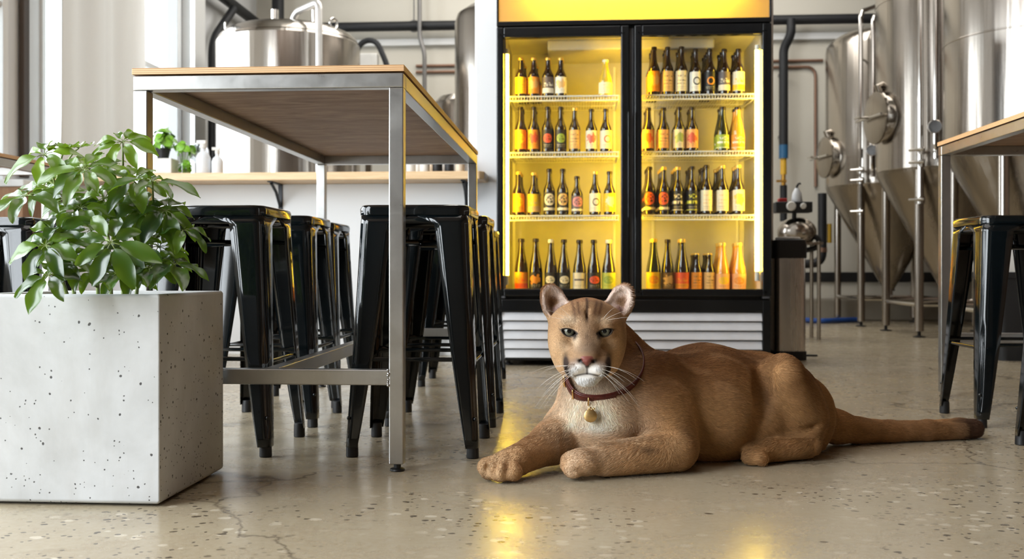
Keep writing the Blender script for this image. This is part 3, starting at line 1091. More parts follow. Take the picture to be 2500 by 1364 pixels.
M_AMBER = glassy('amber_bottle_glass', (.020, .0085, .0035))
M_DGREEN = glassy('dark_green_bottle_glass', (.018, .022, .008))
M_JUICE = glassy('orange_drink_in_glass', (.80, .34, .03))
M_LEMON = glassy('yellow_drink_in_glass', (.62, .42, .05))
GLS = {'a': M_AMBER, 'g': M_DGREEN, 'o': M_JUICE, 'y': M_LEMON}
M_CAPS = {'d': pmat('dark_crown_cap', srgb(48, 38, 30), .35, .5), 'g': pmat('gold_crown_cap', srgb(222, 186, 96), .35, .4), 'w': pmat('white_crown_cap', srgb(226, 216, 190), .4)}
LC = dict(yellow=(250, 200, 30), orange=(240, 150, 40), tan=(226, 180, 110), cream=(238, 222, 186), white=(236, 232, 222), dark=(34, 30, 28), red=(214, 70, 50), pink=(214, 130, 130),
          green=(150, 170, 60), redorange=(236, 92, 50), brown=(104, 78, 40), grey=(96, 84, 84), black=(20, 18, 18), lime=(206, 204, 70), peach=(244, 176, 110), teal=(70, 130, 130), blue=(60, 90, 130))
_lm = {}


def label_mat(bgc, fgc, style):
    key = (bgc, fgc, style)
    if key in _lm:
        return _lm[key]
    m = NT('%s_bottle_label' % bgc)
    uv = m.n('UVMap', uv_map='label_uv').outputs[0]
    sx = m.n('SeparateXYZ', {0: uv})
    u, v = sx.outputs[0], sx.outputs[1]
    du = m.math('MULTIPLY', m.math('SUBTRACT', u, .5), 3.3)       # about -1..1 across the visible front
    dv = m.math('MULTIPLY', m.math('SUBTRACT', v, .5), 2.0)

    def ell(cu, cv, ru, rv):
        a = m.math('DIVIDE', m.math('SUBTRACT', du, cu), ru)
        b_ = m.math('DIVIDE', m.math('SUBTRACT', dv, cv), rv)
        return m.math('SQRT', m.math('ADD', m.math('MULTIPLY', a, a), m.math('MULTIPLY', b_, b_)))

    def lt(x, y):
        return m.math('LESS_THAN', x, y)

    def gt(x, y):
        return m.math('GREATER_THAN', x, y)

    def band(lo, hi):
        return m.math('MULTIPLY', gt(dv, lo), lt(dv, hi))

    sc = m.noise(m.n('Mapping', {'Vector': uv, 'Scale': (26, 9, 1)}).outputs[0], 1.0, 2)
    wr = gt(sc, .53)                                              # scribble that stands for small print
    prn = m.math('MULTIPLY', wr, lt(m.math('ABSOLUTE', du), .6))
    blob = gt(m.math('SUBTRACT', m.math('MULTIPLY_ADD', m.noise(m.n('Mapping', {'Vector': uv, 'Scale': (9, 5, 1), 'Location': (hash(bgc) % 7, len(fgc), 0)}).outputs[0], 1.0, 3), 1.6, 0.0), ell(0, .1, .95, .8)), .12)
    A, B = srgb(*LC[bgc]), srgb(*LC[fgc])
    c = m.mix(.0, A, B)
    small = m.math('MULTIPLY', prn, m.math('ADD', band(-.62, -.52), band(-.80, -.73)))
    if style == 'lines':
        c = m.mix(m.math('MULTIPLY', prn, m.math('ADD', m.math('ADD', band(.42, .58), band(.0, .12)), band(-.3, -.2))), c, B)
    elif style == 'oval':
        c = m.mix(lt(ell(0, .1, .62, .48), 1.0), c, B)
        c = m.mix(m.math('MULTIPLY', m.math('MULTIPLY', wr, lt(ell(0, .1, .5, .3), 1.0)), .7), c, A)
    elif style == 'ring':
        e = ell(.15, .05, .5, .42)
        c = m.mix(m.math('MULTIPLY', lt(e, 1.0), gt(e, .68)), c, B)
    elif style == 'disc':
        c = m.mix(lt(ell(0, .25, .78, .62), 1.0), c, B)
        c = m.mix(m.math('MULTIPLY', lt(ell(0, .25, .55, .42), 1.0), gt(sc, .5)), c, A)
        c = m.mix(band(-.85, -.6), c, srgb(*LC['cream']))
    elif style == 'band':
        c = m.mix(band(-.95, -.35), c, B)
        c = m.mix(m.math('MULTIPLY', m.math('MULTIPLY', wr, band(-.15, .3)), lt(m.math('ABSOLUTE', du), .75)), c, B)
    elif style == 'block':
        c = m.mix(m.math('MULTIPLY', band(.0, .22), lt(m.math('ABSOLUTE', du), .62)), c, B)
    elif style == 'text':
        c = m.mix(m.math('MULTIPLY', m.math('MULTIPLY', gt(m.noise(m.n('Mapping', {'Vector': uv, 'Scale': (16, 2, 1)}).outputs[0], 1.0, 1), .45), band(-.28, .02)), lt(m.math('ABSOLUTE', du), .85)), c, B)
        c = m.mix(m.math('MULTIPLY', wr, lt(ell(0, .45, .6, .25), 1.0)), c, B)
        c = m.mix(band(-.92, -.84), c, B)
    else:
        c = m.mix(m.math('MULTIPLY', blob, .85), c, B)
    c = m.mix(m.math('MULTIPLY', small, .55), c, srgb(*LC['cream' if bgc in ('dark', 'black', 'brown', 'grey') else 'brown']))
    m.P(color=c, rough=.5)
    _lm[key] = m.m
    return m.m


def set_mat(o, mt):
    if not o.data.materials:
        o.data.materials.append(None)
    o.material_slots[0].link = 'OBJECT'
    o.material_slots[0].material = mt


def mk(name, me, mt, parent):
    o = bpy.data.objects.new(name, me)
    COL.objects.link(o)
    set_mat(o, mt)
    o.parent = parent
    return o


# (door, shelf): pixel x, pixel y of the cap, kind, glass, label ground, mark, style, cap, bottles behind it
L1 = [(1272, 141, 'long', 'a', 'yellow', 'orange', 'lines', 'g', 3), (1303, 141, 'long', 'a', 'orange', 'tan', 'blob', 'g', 3), (1338, 141, 'long', 'a', 'grey', 'white', 'band', 'g', 2), (1369, 141, 'long', 'a', 'white', 'tan', 'blob', 'g', 1),
      (1478, 146, 'champ', 'y', 'cream', 'tan', 'lines', 'w', 0)]
L2 = [(1271, 261, 'long', 'a', 'orange', 'yellow', 'oval', 'd', 2), (1303, 261, 'long', 'a', 'orange', 'red', 'blob', 'd', 2), (1337, 261, 'long', 'a', 'dark', 'redorange', 'oval', 'd', 2), (1369, 261, 'long', 'a', 'dark', 'green', 'oval', 'd', 2),
      (1403, 263, 'long', 'a', 'tan', 'brown', 'lines', 'g', 0), (1444, 266, 'long', 'a', 'cream', 'red', 'blob', 'd', 0), (1479, 266, 'long', 'a', 'cream', 'redorange', 'ring', 'd', 0)]
L3 = [(1266, 419, 'long', 'a', 'orange', 'yellow', 'oval', 'g', 2), (1303, 421, 'long', 'a', 'yellow', 'tan', 'band', 'g', 2), (1341, 412, 'long', 'a', 'dark', 'cream', 'disc', 'd', 1), (1374, 412, 'long', 'a', 'dark', 'tan', 'disc', 'd', 1),
      (1409, 430, 'long', 'a', 'grey', 'pink', 'disc', 'd', 1), (1453, 418, 'long', 'a', 'cream', 'brown', 'ring', 'g', 0), (1488, 418, 'long', 'a', 'yellow', 'cream', 'blob', 'd', 0)]
L4 = [(1273, 582, 'champ', 'a', 'orange', 'redorange', 'band', 'd', 0), (1308, 582, 'champ', 'a', 'dark', 'orange', 'blob', 'd', 0), (1345, 584, 'champ', 'a', 'dark', 'cream', 'oval', 'w', 1), (1377, 584, 'champ', 'a', 'black', 'cream', 'oval', 'd', 0),
      (1415, 585, 'champ', 'a', 'cream', 'grey', 'block', 'd', 0), (1450, 585, 'champ', 'a', 'dark', 'redorange', 'oval', 'd', 0), (1486, 585, 'champ', 'a', 'lime', 'green', 'oval', 'w', 0)]
R1 = [(1597, 115, 'long', 'a', 'orange', 'tan', 'blob', 'd', 3), (1630, 115, 'long', 'a', 'tan', 'brown', 'lines', 'd', 2), (1664, 114, 'long', 'a', 'cream', 'brown', 'lines', 'd', 2), (1698, 120, 'long', 'a', 'white', 'dark', 'ring', 'd', 2),
      (1733, 120, 'long', 'a', 'black', 'orange', 'ring', 'd', 3), (1768, 120, 'long', 'a', 'grey', 'cream', 'band', 'd', 2), (1803, 120, 'long', 'a', 'cream', 'yellow', 'band', 'd', 2)]
R2 = [(1583, 263, 'long', 'a', 'peach', 'redorange', 'blob', 'd', 2), (1620, 263, 'long', 'a', 'peach', 'brown', 'lines', 'd', 2), (1658, 262, 'long', 'a', 'cream', 'green', 'blob', 'd', 2), (1690, 262, 'long', 'a', 'peach', 'red', 'blob', 'd', 2),
      (1764, 261, 'champ', 'g', 'green', 'white', 'text', 'd', 1), (1801, 261, 'champ', 'o', 'orange', 'cream', 'text', 'd', 1)]
R3 = [(1586, 407, 'long', 'a', 'black', 'redorange', 'disc', 'd', 3), (1621, 407, 'long', 'a', 'dark', 'redorange', 'disc', 'g', 3), (1655, 407, 'long', 'a', 'black', 'cream', 'text', 'g', 3), (1690, 406, 'long', 'a', 'black', 'lime', 'text', 'd', 3),
      (1725, 403, 'long', 'a', 'cream', 'tan', 'lines', 'd', 3), (1764, 403, 'long', 'a', 'cream', 'tan', 'lines', 'g', 3), (1803, 402, 'long', 'a', 'cream', 'yellow', 'blob', 'g', 2)]
R4 = [(1597, 582, 'champ', 'g', 'yellow', 'orange', 'oval', 'g', 2), (1630, 584, 'champ', 'a', 'brown', 'tan', 'blob', 'd', 0), (1666, 583, 'champ', 'a', 'redorange', 'orange', 'band', 'g', 1), (1701, 618, 'stub', 'a', 'orange', 'brown', 'lines', 'g', 2),
      (1732, 618, 'stub', 'a', 'tan', 'brown', 'lines', 'g', 2), (1764, 592, 'champ', 'o', 'peach', 'yellow', 'oval', 'g', 2), (1804, 592, 'champ', 'o', 'peach', 'orange', 'oval', 'g', 2)]
SHN = ['top shelf', 'second shelf', 'third shelf', 'cooler floor']
ORD = ['first', 'second', 'third', 'fourth', 'fifth', 'sixth', 'seventh']
BACK = ['second', 'third', 'fourth']
GN = {'a': 'brown', 'g': 'dark green', 'o': 'orange', 'y': 'pale yellow'}
BY = 5.945
for side, rows in (('left', (L1, L2, L3, L4)), ('right', (R1, R2, R3, R4))):
    for k, row in enumerate(rows):
        for i, (px, py, kind, gl, bgc, fgc, style, cap, nb) in enumerate(row):
            z0 = SH[k] + .0002
            p = at_y(px, py, BY)
            h = p.z - z0
            rad = {'long': .0340, 'champ': .0372, 'stub': .0315}[kind]
            if k == 3 and kind == 'champ' and px > 1590 and side == 'right' and px < 1610 or px in (1804,):
                rad = .0395
            gaps = [abs(q_[0] - px) for q_ in row if q_[0] != px and q_[2] == 'champ']
            if kind == 'champ' and (not gaps or min(gaps) > 33.5):
                rad = .0395
            for j in range(nb + 1):
                y = BY + j * .083
                if y > 6.36:
                    continue
                x = p.x + j * random.uniform(-.002, .002)
                t = empty('beer_bottle', (x, y, z0), R(random.uniform(-8, 8)))
                t.scale = (rad, rad, h)
                adj = {'grey': 'dark grey', 'black': 'black', 'dark': 'dark'}.get(bgc, bgc)
                adj = {'redorange': 'red-orange'}.get(adj, adj)
                if j == 0:
                    lab = '%s-labelled %s bottle, %s from left on %s, %s door' % (adj, GN[gl], ORD[i], SHN[k], side)
                else:
                    lab = '%s bottle %s from front in file %s from left, %s, %s door' % (GN[gl], BACK[j - 1], ORD[i], SHN[k], side)
                tag(t, lab, 'bottle', 'bottles on the %s behind the %s cooler door' % (SHN[k], side))
                mk('glass', BODY[kind], GLS[gl], t)
                mk('label', LABM[kind], label_mat(bgc, fgc, style), t)
                mk('cap', CAPM, M_CAPS[cap], t)

# ================================================================== stainless brewing tanks
def brushed(name, base=(.47, .43, .385), rough=.19):
    m = NT(name)
    v = m.coords('Object', (1, 1, .15))
    n = m.noise(v, 3.0, 5, .6)
    st = m.noise(m.coords('Object', (30, 30, .4)), 3, 3)
    c = m.ramp(n, [(.3, tuple(x * .85 for x in base)), (.7, tuple(min(1, x * 1.08) for x in base))])
    c = m.mix(m.math('MULTIPLY', st, .16), c, tuple(x * .6 for x in base))
    m.P(color=c, metal=1.0, rough=m.ramp(n, [(.3, rough * .85), (.7, rough * 1.25)]))
    m.bump(m.noise(m.coords('Object', (3.2, 3.2, .10)), 1.8, 3), .30, .03)
    return m.m


M_SS = brushed('brushed_stainless')
M_SSD = brushed('dull_stainless', (.36, .32, .27), .24)
M_SSP = pmat('polished_stainless', (.68, .66, .63), .14, 1.0)


def make_tank(label, x, y, r_, ztop, zcone=1.40, zbot=.36, man_z=1.70, man_r=.20, seam=(), frame=False, gauge_z=1.70):
    t = empty('brewing_tank', (x, y, 0))
    tag(t, label, 'tank', 'conical steel brewing tanks')
    prof = [(r_ - .004, zcone), (r_, zcone + .006)]
    for z in seam:
        prof += [(r_, z - .006), (r_ + .004, z - .003), (r_ + .004, z + .003), (r_, z + .006)]
    prof += [(r_, ztop), (r_ * .985, ztop + .05), (r_ * .93, ztop + .10), (r_ * .78, ztop + .155), (r_ * .5, ztop + .20), (r_ * .2, ztop + .215), (.0, ztop + .218)]
    MB().lathe(prof, 64).build('shell', M_SS, t, smooth=30)
    MB().lathe([(.055, zbot), (.06, zbot + .01), (r_ - .014, zcone - .035), (r_ - .004, zcone - .0015)], 64).build('cone', M_SSD, t, smooth=30)
    MB().lathe([(.04, zbot - .10), (.04, zbot - .02), (.062, zbot - .018), (.062, zbot - .001)], 24).build('outlet', M_SSP, t)
    for sx in (-1, 1):
        for sy in (-1, 1):
            lx, ly = sx * .40, sy * .45
            lg = MB().cyl((lx, ly, .05), (lx, ly, zcone - .02), .036, n=20).build('leg', M_SS, t)
            MB().lathe([(.05, 0), (.05, .008), (.014, .014), (.014, .0495)], 16, Matrix.Translation((lx, ly, 0))).build('foot_pad', M_DARK, lg)
    b = MB()
    for p, q in (((-.40, -.45), (-.40, .45)), ((-.40, .45), (.40, .45)), ((.40, .45), (.40, -.45)), ((.40, -.45), (-.40, -.45))):
        b.tube([(p[0], p[1], .27), (q[0], q[1], .27)], .02, 10)
    b.build('brace', M_SSP, t)
    # manway: short neck, domed door, cross bar with a wing screw
    a = R(189)
    d = Vector((math.cos(a), math.sin(a), 0))
    base = d * (r_ - .03) + Vector((0, 0, man_z))
    M = Matrix.Translation(base) @ d.to_track_quat('Z', 'Y').to_matrix().to_4x4()
    if man_r:
        mw = MB().lathe([(man_r * .92, 0), (man_r * .92, .065), (man_r * 1.05, .07), (man_r * 1.05, .085)], 36, M, False, False).build('manway', M_SSP, t)
        MB().lathe([(man_r * 1.04, .086), (man_r * 1.04, .096), (man_r * .9, .104), (man_r * .45, .112), (0, .114)], 36, M).build('manway_door', M_SSD, mw)
        side = Vector((-d.y, d.x, 0))
        c = base + d * .15
        hb = MB().tube([c - side * man_r * 1.1, c + side * man_r * 1.1], .013, 10)
        hb.tube([base + d * .11, c + d * .10], .011, 10)
        hb.tube([c + d * .10 - side * .06, c + d * .10 + side * .06], .009, 8)
        hb.build('clamp_bar', M_SSP, mw)
        MB().tube([tuple(base + d * .04 + Vector((0, 0, man_r * .95))), tuple(base + d * .07 + Vector((0, 0, man_r * 1.25))), tuple(base + d * .0 + Vector((0, 0, man_r * 1.35)))], .035, 12).build('hinge', M_SSD, mw)
    # standpipes, sample valves and a dial gauge on the camera side
    if not man_r:
        return t
    a2 = R(233)
    d2 = Vector((math.cos(a2), math.sin(a2), 0))
    s2 = Vector((-d2.y, d2.x, 0))
    pb = d2 * (r_ + .11)
    pipe = MB()
    pipe.tube(polyround([tuple(pb + Vector((0, 0, 1.12))), tuple(pb + Vector((0, 0, ztop + .26))), tuple(d2 * (r_ * .4) + Vector((0, 0, ztop + .42)))], .08, 5), .022, 10)
    pb2 = pb + s2 * .12
    pipe.tube(polyround([tuple(pb2 + Vector((0, 0, 1.45))), tuple(pb2 + Vector((0, 0, ztop + .20))), tuple(d2 * (r_ * .5) + s2 * .1 + Vector((0, 0, ztop + .30)))], .08, 5), .020, 10)
    for z in (1.52, ztop - .2):
        pipe.tube([tuple(d2 * (r_ - .02) + Vector((0, 0, z))), tuple(pb + Vector((0, 0, z)))], .012, 8)
        pipe.tube([tuple(d2 * (r_ - .02) + s2 * .1 + Vector((0, 0, z + .03))), tuple(pb2 + Vector((0, 0, z + .03)))], .012, 8)
    pipe.build('standpipe', M_SSP, t)
    for z, k in ((1.52, -1), (1.42, 1), (1.12, 1)):
        v = MB()
        q = pb + Vector((0, 0, z))
        v.cyl(q - Vector((0, 0, .03)), q + Vector((0, 0, .03)), .034, n=14)
        v.cyl(q, q + d2 * .10, .012, n=10)
        v.cyl(q + d2 * .10 - s2 * .06, q + d2 * .10 + s2 * .06, .010, n=8)
        v.build('valve', M_SSP, t)
    g = d2 * (r_ + .16) + s2 * .13 + Vector((0, 0, gauge_z))
    fc = Vector((-.30, -.954, 0))
    MG = Matrix.Translation(g) @ fc.to_track_quat('Z', 'Y').to_matrix().to_4x4()
    go = MB().lathe([(.050, -.02), (.055, -.018), (.055, .012), (.050, .014), (.050, .006)], 28, MG).build('gauge', M_SSP, t)
    MB().lathe([(.049, .0065), (.0, .0065)], 28, MG).build('dial', pmat('pale_dial', srgb(196, 200, 206), .4), go)
    gp = MB().tube(polyround([tuple(g - fc * .02 - Vector((0, 0, .05))), tuple(g - fc * .02 - Vector((0, 0, .18))), tuple(d2 * (r_ - .02) + s2 * .12 + Vector((0, 0, gauge_z - .22)))], .06, 5), .014, 10)
    gp.build('gauge_pipe', M_SSP, go)
    if frame:
        MB().lathe([(.16, ztop + .20), (.16, ztop + .26), (.13, ztop + .29)], 24).build('top_hatch', M_SSP, t)
    return t


make_tank('far conical steel tank, whose domed top shows right of the drop pipe', 3.16, 10.52, .62, 2.80, man_z=1.70, frame=True)
make_tank('middle conical steel tank with a side manway, behind the right table leg', 3.19, 8.92, .60, 3.75, man_z=1.86, man_r=.215, seam=(2.85,))
make_tank('nearest conical steel tank, tall at the right edge, with a round weld seam', 3.21, 7.32, .60, 3.75, man_r=0, seam=(2.16,))

# big brewhouse vessel behind the ledge, with dome top and bent pipe
def vessel():
    cx, cy, r_, zt = -2.735, 9.30, .665, 2.66
    t = empty('brew_kettle', (cx, cy, 0))
    tag(t, 'wide steel kettle with a domed lid, behind the ledge at left', 'tank')
    MB().lathe([(r_ * .9, .55), (r_, .62), (r_, zt), (r_ - .02, zt + .03)], 64, None, True, False).build('shell', M_SS, t, smooth=30)
    lid = MB().lathe([(r_ - .015, zt + .031), (r_ - .03, zt + .060), (r_ - .07, zt + .098), (r_ - .15, zt + .135), (r_ * .58, zt + .170), (r_ * .3, zt + .195), (.14, zt + .205), (.14, zt + .218), (0, zt + .220)], 64).build('lid', M_SS, t, smooth=30)
    b = MB()
    for a in (200, 330):
        d = Vector((math.cos(R(a)), math.sin(R(a)), 0))
        q = d * (r_ - .09) + Vector((0, 0, zt + .14))
        b.tube([tuple(q + Vector((-d.y, d.x, 0)) * .045 * math.cos(u) + Vector((0, 0, .045 * math.sin(u)))) for u in np.linspace(0, 2 * math.pi, 17)], .012, 8)
    b.build('lifting_eye', M_SSP, lid)
    for dx, h in ((-.08, .13), (.30, .12)):
        MB().cyl((dx, -.18, zt + .175), (dx, -.18, zt + .17 + h), .035, n=16).build('lid_port', M_SSP, lid)
    pp = MB()
    p1, p2, p3 = at_y(708, 60, 9.0), at_y(722, 30, 8.9), at_y(779, 4, 8.62)
    lo = Vector((cx, cy, 0))
    pp.tube(polyround([tuple(p1 - lo - Vector((0, 0, .05))), tuple(p2 - lo), tuple(p3 - lo), tuple(Vector((p3.x, p3.y, 1.0)) - lo)], .07, 6), .030, 12)
    pp.build('bent_pipe', pmat('pale_steel_pipe', (.70, .69, .67), .3, .6), t)
    for a in (45, 135, 225, 315):
        x, y = .45 * math.cos(R(a)), .45 * math.sin(R(a))
        MB().cyl((x, y, 0), (x, y, .58), .04, n=16).build('leg', M_SSD, t)


vessel()


def plain_tank(label, cx, cy, r_, zt):
    t = empty('storage_tank', (cx, cy, 0))
    tag(t, label, 'tank')
    MB().lathe([(r_ * .9, .5), (r_, .58), (r_, zt - .16), (r_ * .96, zt - .09), (r_ * .8, zt - .03), (r_ * .4, zt - .004), (0, zt)], 48).build('shell', M_SS, t, smooth=30)
    MB().lathe([(.09, zt - .02), (.09, zt + .035), (.06, zt + .05)], 20).build('hatch', M_SSP, t)
    for a in (45, 135, 225, 315):
        x, y = r_ * .7 * math.cos(R(a)), r_ * .7 * math.sin(R(a))
        MB().cyl((x, y, 0), (x, y, .53), .035, n=14).build('leg', M_SSD, t)


plain_tank('tall pale steel tank just left of the white partition', -.60, 9.0, .52, 2.92)
plain_tank('short steel tank seen over the table corner beside the tall one', -1.17, 10.3, .34, 2.36)

# level glass and control unit right of the kettle
t = empty('control_unit', (at_y(900, 130, 10.6).x, 10.6, 0))
tag(t, 'small pale control unit with a curved black hose, right of the kettle', 'control unit')
MB().box(-.10, .10, -.06, .06, 2.2, 2.86).build('housing', M_POTW, t, smooth=0, bevel=.01)
MB().box(-.03, .03, -.03, .03, 0, 2.199).build('post', M_SSD, t, smooth=0)
MB().tube(polyround([(-.18, .02, 2.70), (-.10, .02, 3.00), (.08, .0, 3.02), (.21, 0, 2.72), (.20, 0, 2.2)], .10, 6), .030, 10).build('hose', M_BLACKPIPE, t)

# ================================================================== right-hand side: bins and washer
t = empty('pedal_bin', (1.292, 6.345, 0))
tag(t, 'slim stainless pedal bin with a black lid, right of the cooler', 'bin')
rr = lambda h, r_: rrect(h, r_, 6)
def slab(h0, h1, z0, z1, r_=.035):
    return [[(x, y, z) for x, y in rr(h, r_)] for h, z in ((h0, z0), (h1, z1))]
MB().loft(slab(.100, .100, 0, .055)).build('base', M_DARK, t, bevel=.004)
MB().loft(slab(.095, .095, .0555, .625)).build('body', pmat('bin_steel', (.62, .58, .54), .27, 1.0, scale=3, stretch=(8, 8, .3)), t)
MB().loft([[(x, y, z) for x, y in rr(h, .035)] for h, z in ((.101, .6255), (.102, .70), (.094, .738), (.075, .742))]).build('lid', M_DARK, t)
MB().lathe([(.07, .7425), (.08, .747), (.07, .757), (.03, .760)], 24).build('white_cloth', M_POTW, t)
MB().box(.085, .17, -.06, -.035, .02, .032).build('pedal', M_DARK, t, smooth=0, bevel=.003)
t = empty('waste_bin', (at_y(2495, 800, 6.35).x, 6.45, 0))
tag(t, 'black waste bin with a white liner bag, behind the right stool', 'bin')
MB().loft([[(x, y, z) for x, y in rr(h, .05)] for h, z in ((.155, 0), (.19, .50), (.20, .505), (.20, .54))]).build('body', M_DARK, t)
rows = []
for z, h in ((.5405, .196), (.60, .20), (.70, .17), (.76, .15), (.80, .135)):
    rows.append([(x * (1 + random.uniform(-.05, .05)), y * (1 + random.uniform(-.05, .05)), z + random.uniform(-.008, .008) * (z > .56)) for x, y in rr(h, .07)])
MB().loft(rows).build('liner_bag', M_POTW, t, smooth=80)

kx = at_y(1930, 560, 8.2).x
t = empty('keg_washer', (kx, 8.2, 0))
tag(t, 'keg washer with round white knobs and steel bowl, seen above the pedal bin', 'keg washer')
zz = lambda py: CAMZ + (HOR - py) / FPX * 8.1
MB().box(-.13, .16, -.07, .07, zz(520), zz(494)).build('control_box', M_DARK, t, smooth=0, bevel=.008)
for dx, r_ in ((-.01, .038), (.085, .024)):
    MB().lathe([(r_, 0), (r_, .012), (r_ * .8, .02)], 24, Matrix.Translation((dx, -.0705, zz(505))) @ Matrix.Rotation(R(90), 4, 'X')).build('knob', M_POTW, t)
MB().box(-.10, -.03, -.03, .03, zz(494) + .0005, zz(485)).build('red_cap', pmat('red_cap', srgb(176, 40, 36), .4), t, smooth=0, bevel=.006)
MB().sphere((.06, .05, zz(567)), .155, 32, 18, (1, 1, .8)).build('bowl', M_SS, t)
MB().tube([(.03, 0, zz(520)), (.03, .02, zz(545))], .018, 12).build('neck', M_DARK, t)
MB().tube(polyround([(.14, 0, zz(575)), (.23, 0, zz(580)), (.22, 0, zz(605)), (.10, .0, zz(612))], .05, 5), .022, 10).build('hose', M_BLACKPIPE, t)
fb = MB()
for dx in (-.1, .2):
    for dy in (-.1, .15):
        fb.tube([(dx, dy, 0), (dx, dy, zz(590))], .016, 8)
fb.box(-.13, .23, -.12, .17, zz(598), zz(592))
fb.build('stand', M_SSD, t)
t = empty('squeeze_bottle', (kx + .05, 8.2, zz(494) + .0005))
tag(t, 'white squeeze bottle with a black nozzle on the keg washer', 'bottle')
MB().lathe([(.042, 0), (.044, .01), (.036, .07), (.018, .105), (.014, .112)], 20).build('bottle_body', M_CLEARP, t)
MB().tube([(0, 0, .1125), (0, 0, .125), (.012, 0, .145), (.03, 0, .15)], .009, 8).build('nozzle', M_DARK, t)

px_ = at_y(2013, 560, 10.9).x
za = lambda py: CAMZ + (HOR - py) / FPX * 10.7
o = MB().tube(polyround([(px_, 11.0, za(470)), (px_, 11.0, za(642)), (px_ - .28, 11.0, za(645))], .12, 6), .048, 12).build('elbow_pipe', M_BLACKPIPE)
tag(o, 'black elbow pipe with a copper ring left of the far tank', 'pipe')
MB().cyl((px_, 11.0, za(615)), (px_, 11.0, za(604)), .052, n=16).build('copper_ring', M_COPPER, o)
MB().cyl((px_ + .075, 11.0, za(592)), (px_ + .075, 11.0, za(545)), .025, n=12).build('yellow_tube', pmat('yellow_tube', srgb(190, 150, 30), .4), o)
MB().tube([(px_ - .28, 11.0, za(645)), (px_ - .28, 11.0, .245)], .03, 10).build('support', M_BLACKPIPE, o)

# ================================================================== concrete planter and umbrella plant
def concrete():
    m = NT('cast_concrete')
    v = m.coords('Object')
    n = m.noise(v, 3.0, 6, .6, .4)
    f = m.noise(m.coords('Object', (6, 6, 1.2)), 3.0, 5, .6)
    c = m.ramp(n, [(.30, srgb(170, 171, 170)), (.55, srgb(194, 196, 197)), (.75, srgb(208, 210, 212))])
    c = m.mix(m.ramp(f, [(.45, 0.0), (.75, .22)]), c, srgb(158, 154, 146))
    warp = m.n('VectorMath', {0: v, 1: m.n('VectorMath', {0: m.n('TexNoise', {'Vector': v, 'Scale': 30.0}).outputs[1], 1: (.012, .012, .012)}, operation='MULTIPLY').outputs[0]}, operation='ADD').outputs[0]
    lowz = m.ramp(m.n('SeparateXYZ', {0: v}).outputs[2], [(.05, 1.0), (.44, .35)])

    def pores(scale, size, dens):
        vo = m.n('TexVoronoi', {'Vector': warp, 'Scale': scale})
        d = m.ramp(vo.outputs['Distance'], [(size * .8, 1.0), (size, 0.0)])
        r_ = m.n('SeparateColor', {0: vo.outputs['Color']}).outputs[0]
        return m.math('MULTIPLY', d, m.math('LESS_THAN', r_, m.math('MULTIPLY', lowz, dens)))
    p = m.math('MAXIMUM', pores(42, .15, .50), pores(84, .17, .36))
    c = m.mix(m.math('MULTIPLY', p, .92), c, srgb(36, 33, 31))
    m.P(color=c, rough=.62)
    m.bump(m.math('SUBTRACT', m.math('MULTIPLY', f, .2), p), .5, .003)
    return m.m


PLX, PLY = -1.209, 2.481      # centre
t = empty('concrete_planter', (PLX, PLY, 0))
tag(t, 'large square cast concrete planter holding the umbrella plant', 'planter')
hw, hd = .235, .210
b = MB()
rings = []
for ix, (o_, z) in enumerate(((-.006, .006), (0, .012), (0, .490), (-.004, .4945), (-.024, .4945), (-.028, .485), (-.030, .43))):
    rings.append([(sx * (hw + o_), sy * (hd + o_), z) for sx, sy in ((-1, -1), (1, -1), (1, 1), (-1, 1))])
b.loft(rings, cap0=True, cap1=True)
b.build('pot_shell', concrete(), t, smooth=0, bevel=.003)
MB().box(-hw + .03, hw - .03, -hd + .03, hd - .03, 0, .0058).build('base_plinth', M_DARK, t, smooth=0)
sb = MB()
M_SOIL = pmat('potting_soil', srgb(58, 44, 34), .9, bump=.8, bscale=90)
n = 22
rows = [[(-.203 + .406 * i / n, -.178 + .356 * j / n, .452 + random.uniform(-.006, .008)) for i in range(n + 1)] for j in range(n + 1)]
sb.loft(rows, closed=False)
sb.build('soil', M_SOIL, t, smooth=60)


def leaf_material():
    m = NT('umbrella_plant_leaf')
    rnd = m.n('NewGeometry').outputs['Random Per Island']
    v = m.coords('Object')
    n = m.noise(v, 14.0, 3)
    c = m.ramp(rnd, [(0, srgb(24, 50, 24)), (.45, srgb(36, 68, 28)), (.75, srgb(56, 92, 30)), (1, srgb(96, 130, 36))])
    hz_ = m.n('SeparateXYZ', {0: v}).outputs[2]          # window light on the upper leaves, put into their colour by height
    c = m.mix(m.math('MULTIPLY', m.ramp(hz_, [(.20, 0.0), (.36, 1.0)]), .75), c, m.mix(rnd, srgb(74, 116, 34), srgb(140, 172, 50)))
    c = m.mix(m.math('MULTIPLY', n, .35), c, srgb(40, 66, 34))
    bs = m.p
    m.P(color=c, rough=.27, spec=.7, coat=.35, coatr=.22)
    tl = m.n('BsdfTranslucent', {'Color': m.mix(.55, c, srgb(150, 185, 30))})
    mx = m.n('MixShader', {0: .32, 1: bs.outputs[0], 2: tl.outputs[0]})
    m.t.links.new(mx.outputs[0], m.out.inputs[0])
    return m.m


M_LEAF = leaf_material()
M_STEM = pmat('green_stem', srgb(112, 128, 64), .5, var=.2)
PT = empty('umbrella_plant', (PLX, PLY, .452))
tag(PT, 'leafy green umbrella plant growing in the large concrete planter', 'plant')
PO = Vector((PLX, PLY, .452))
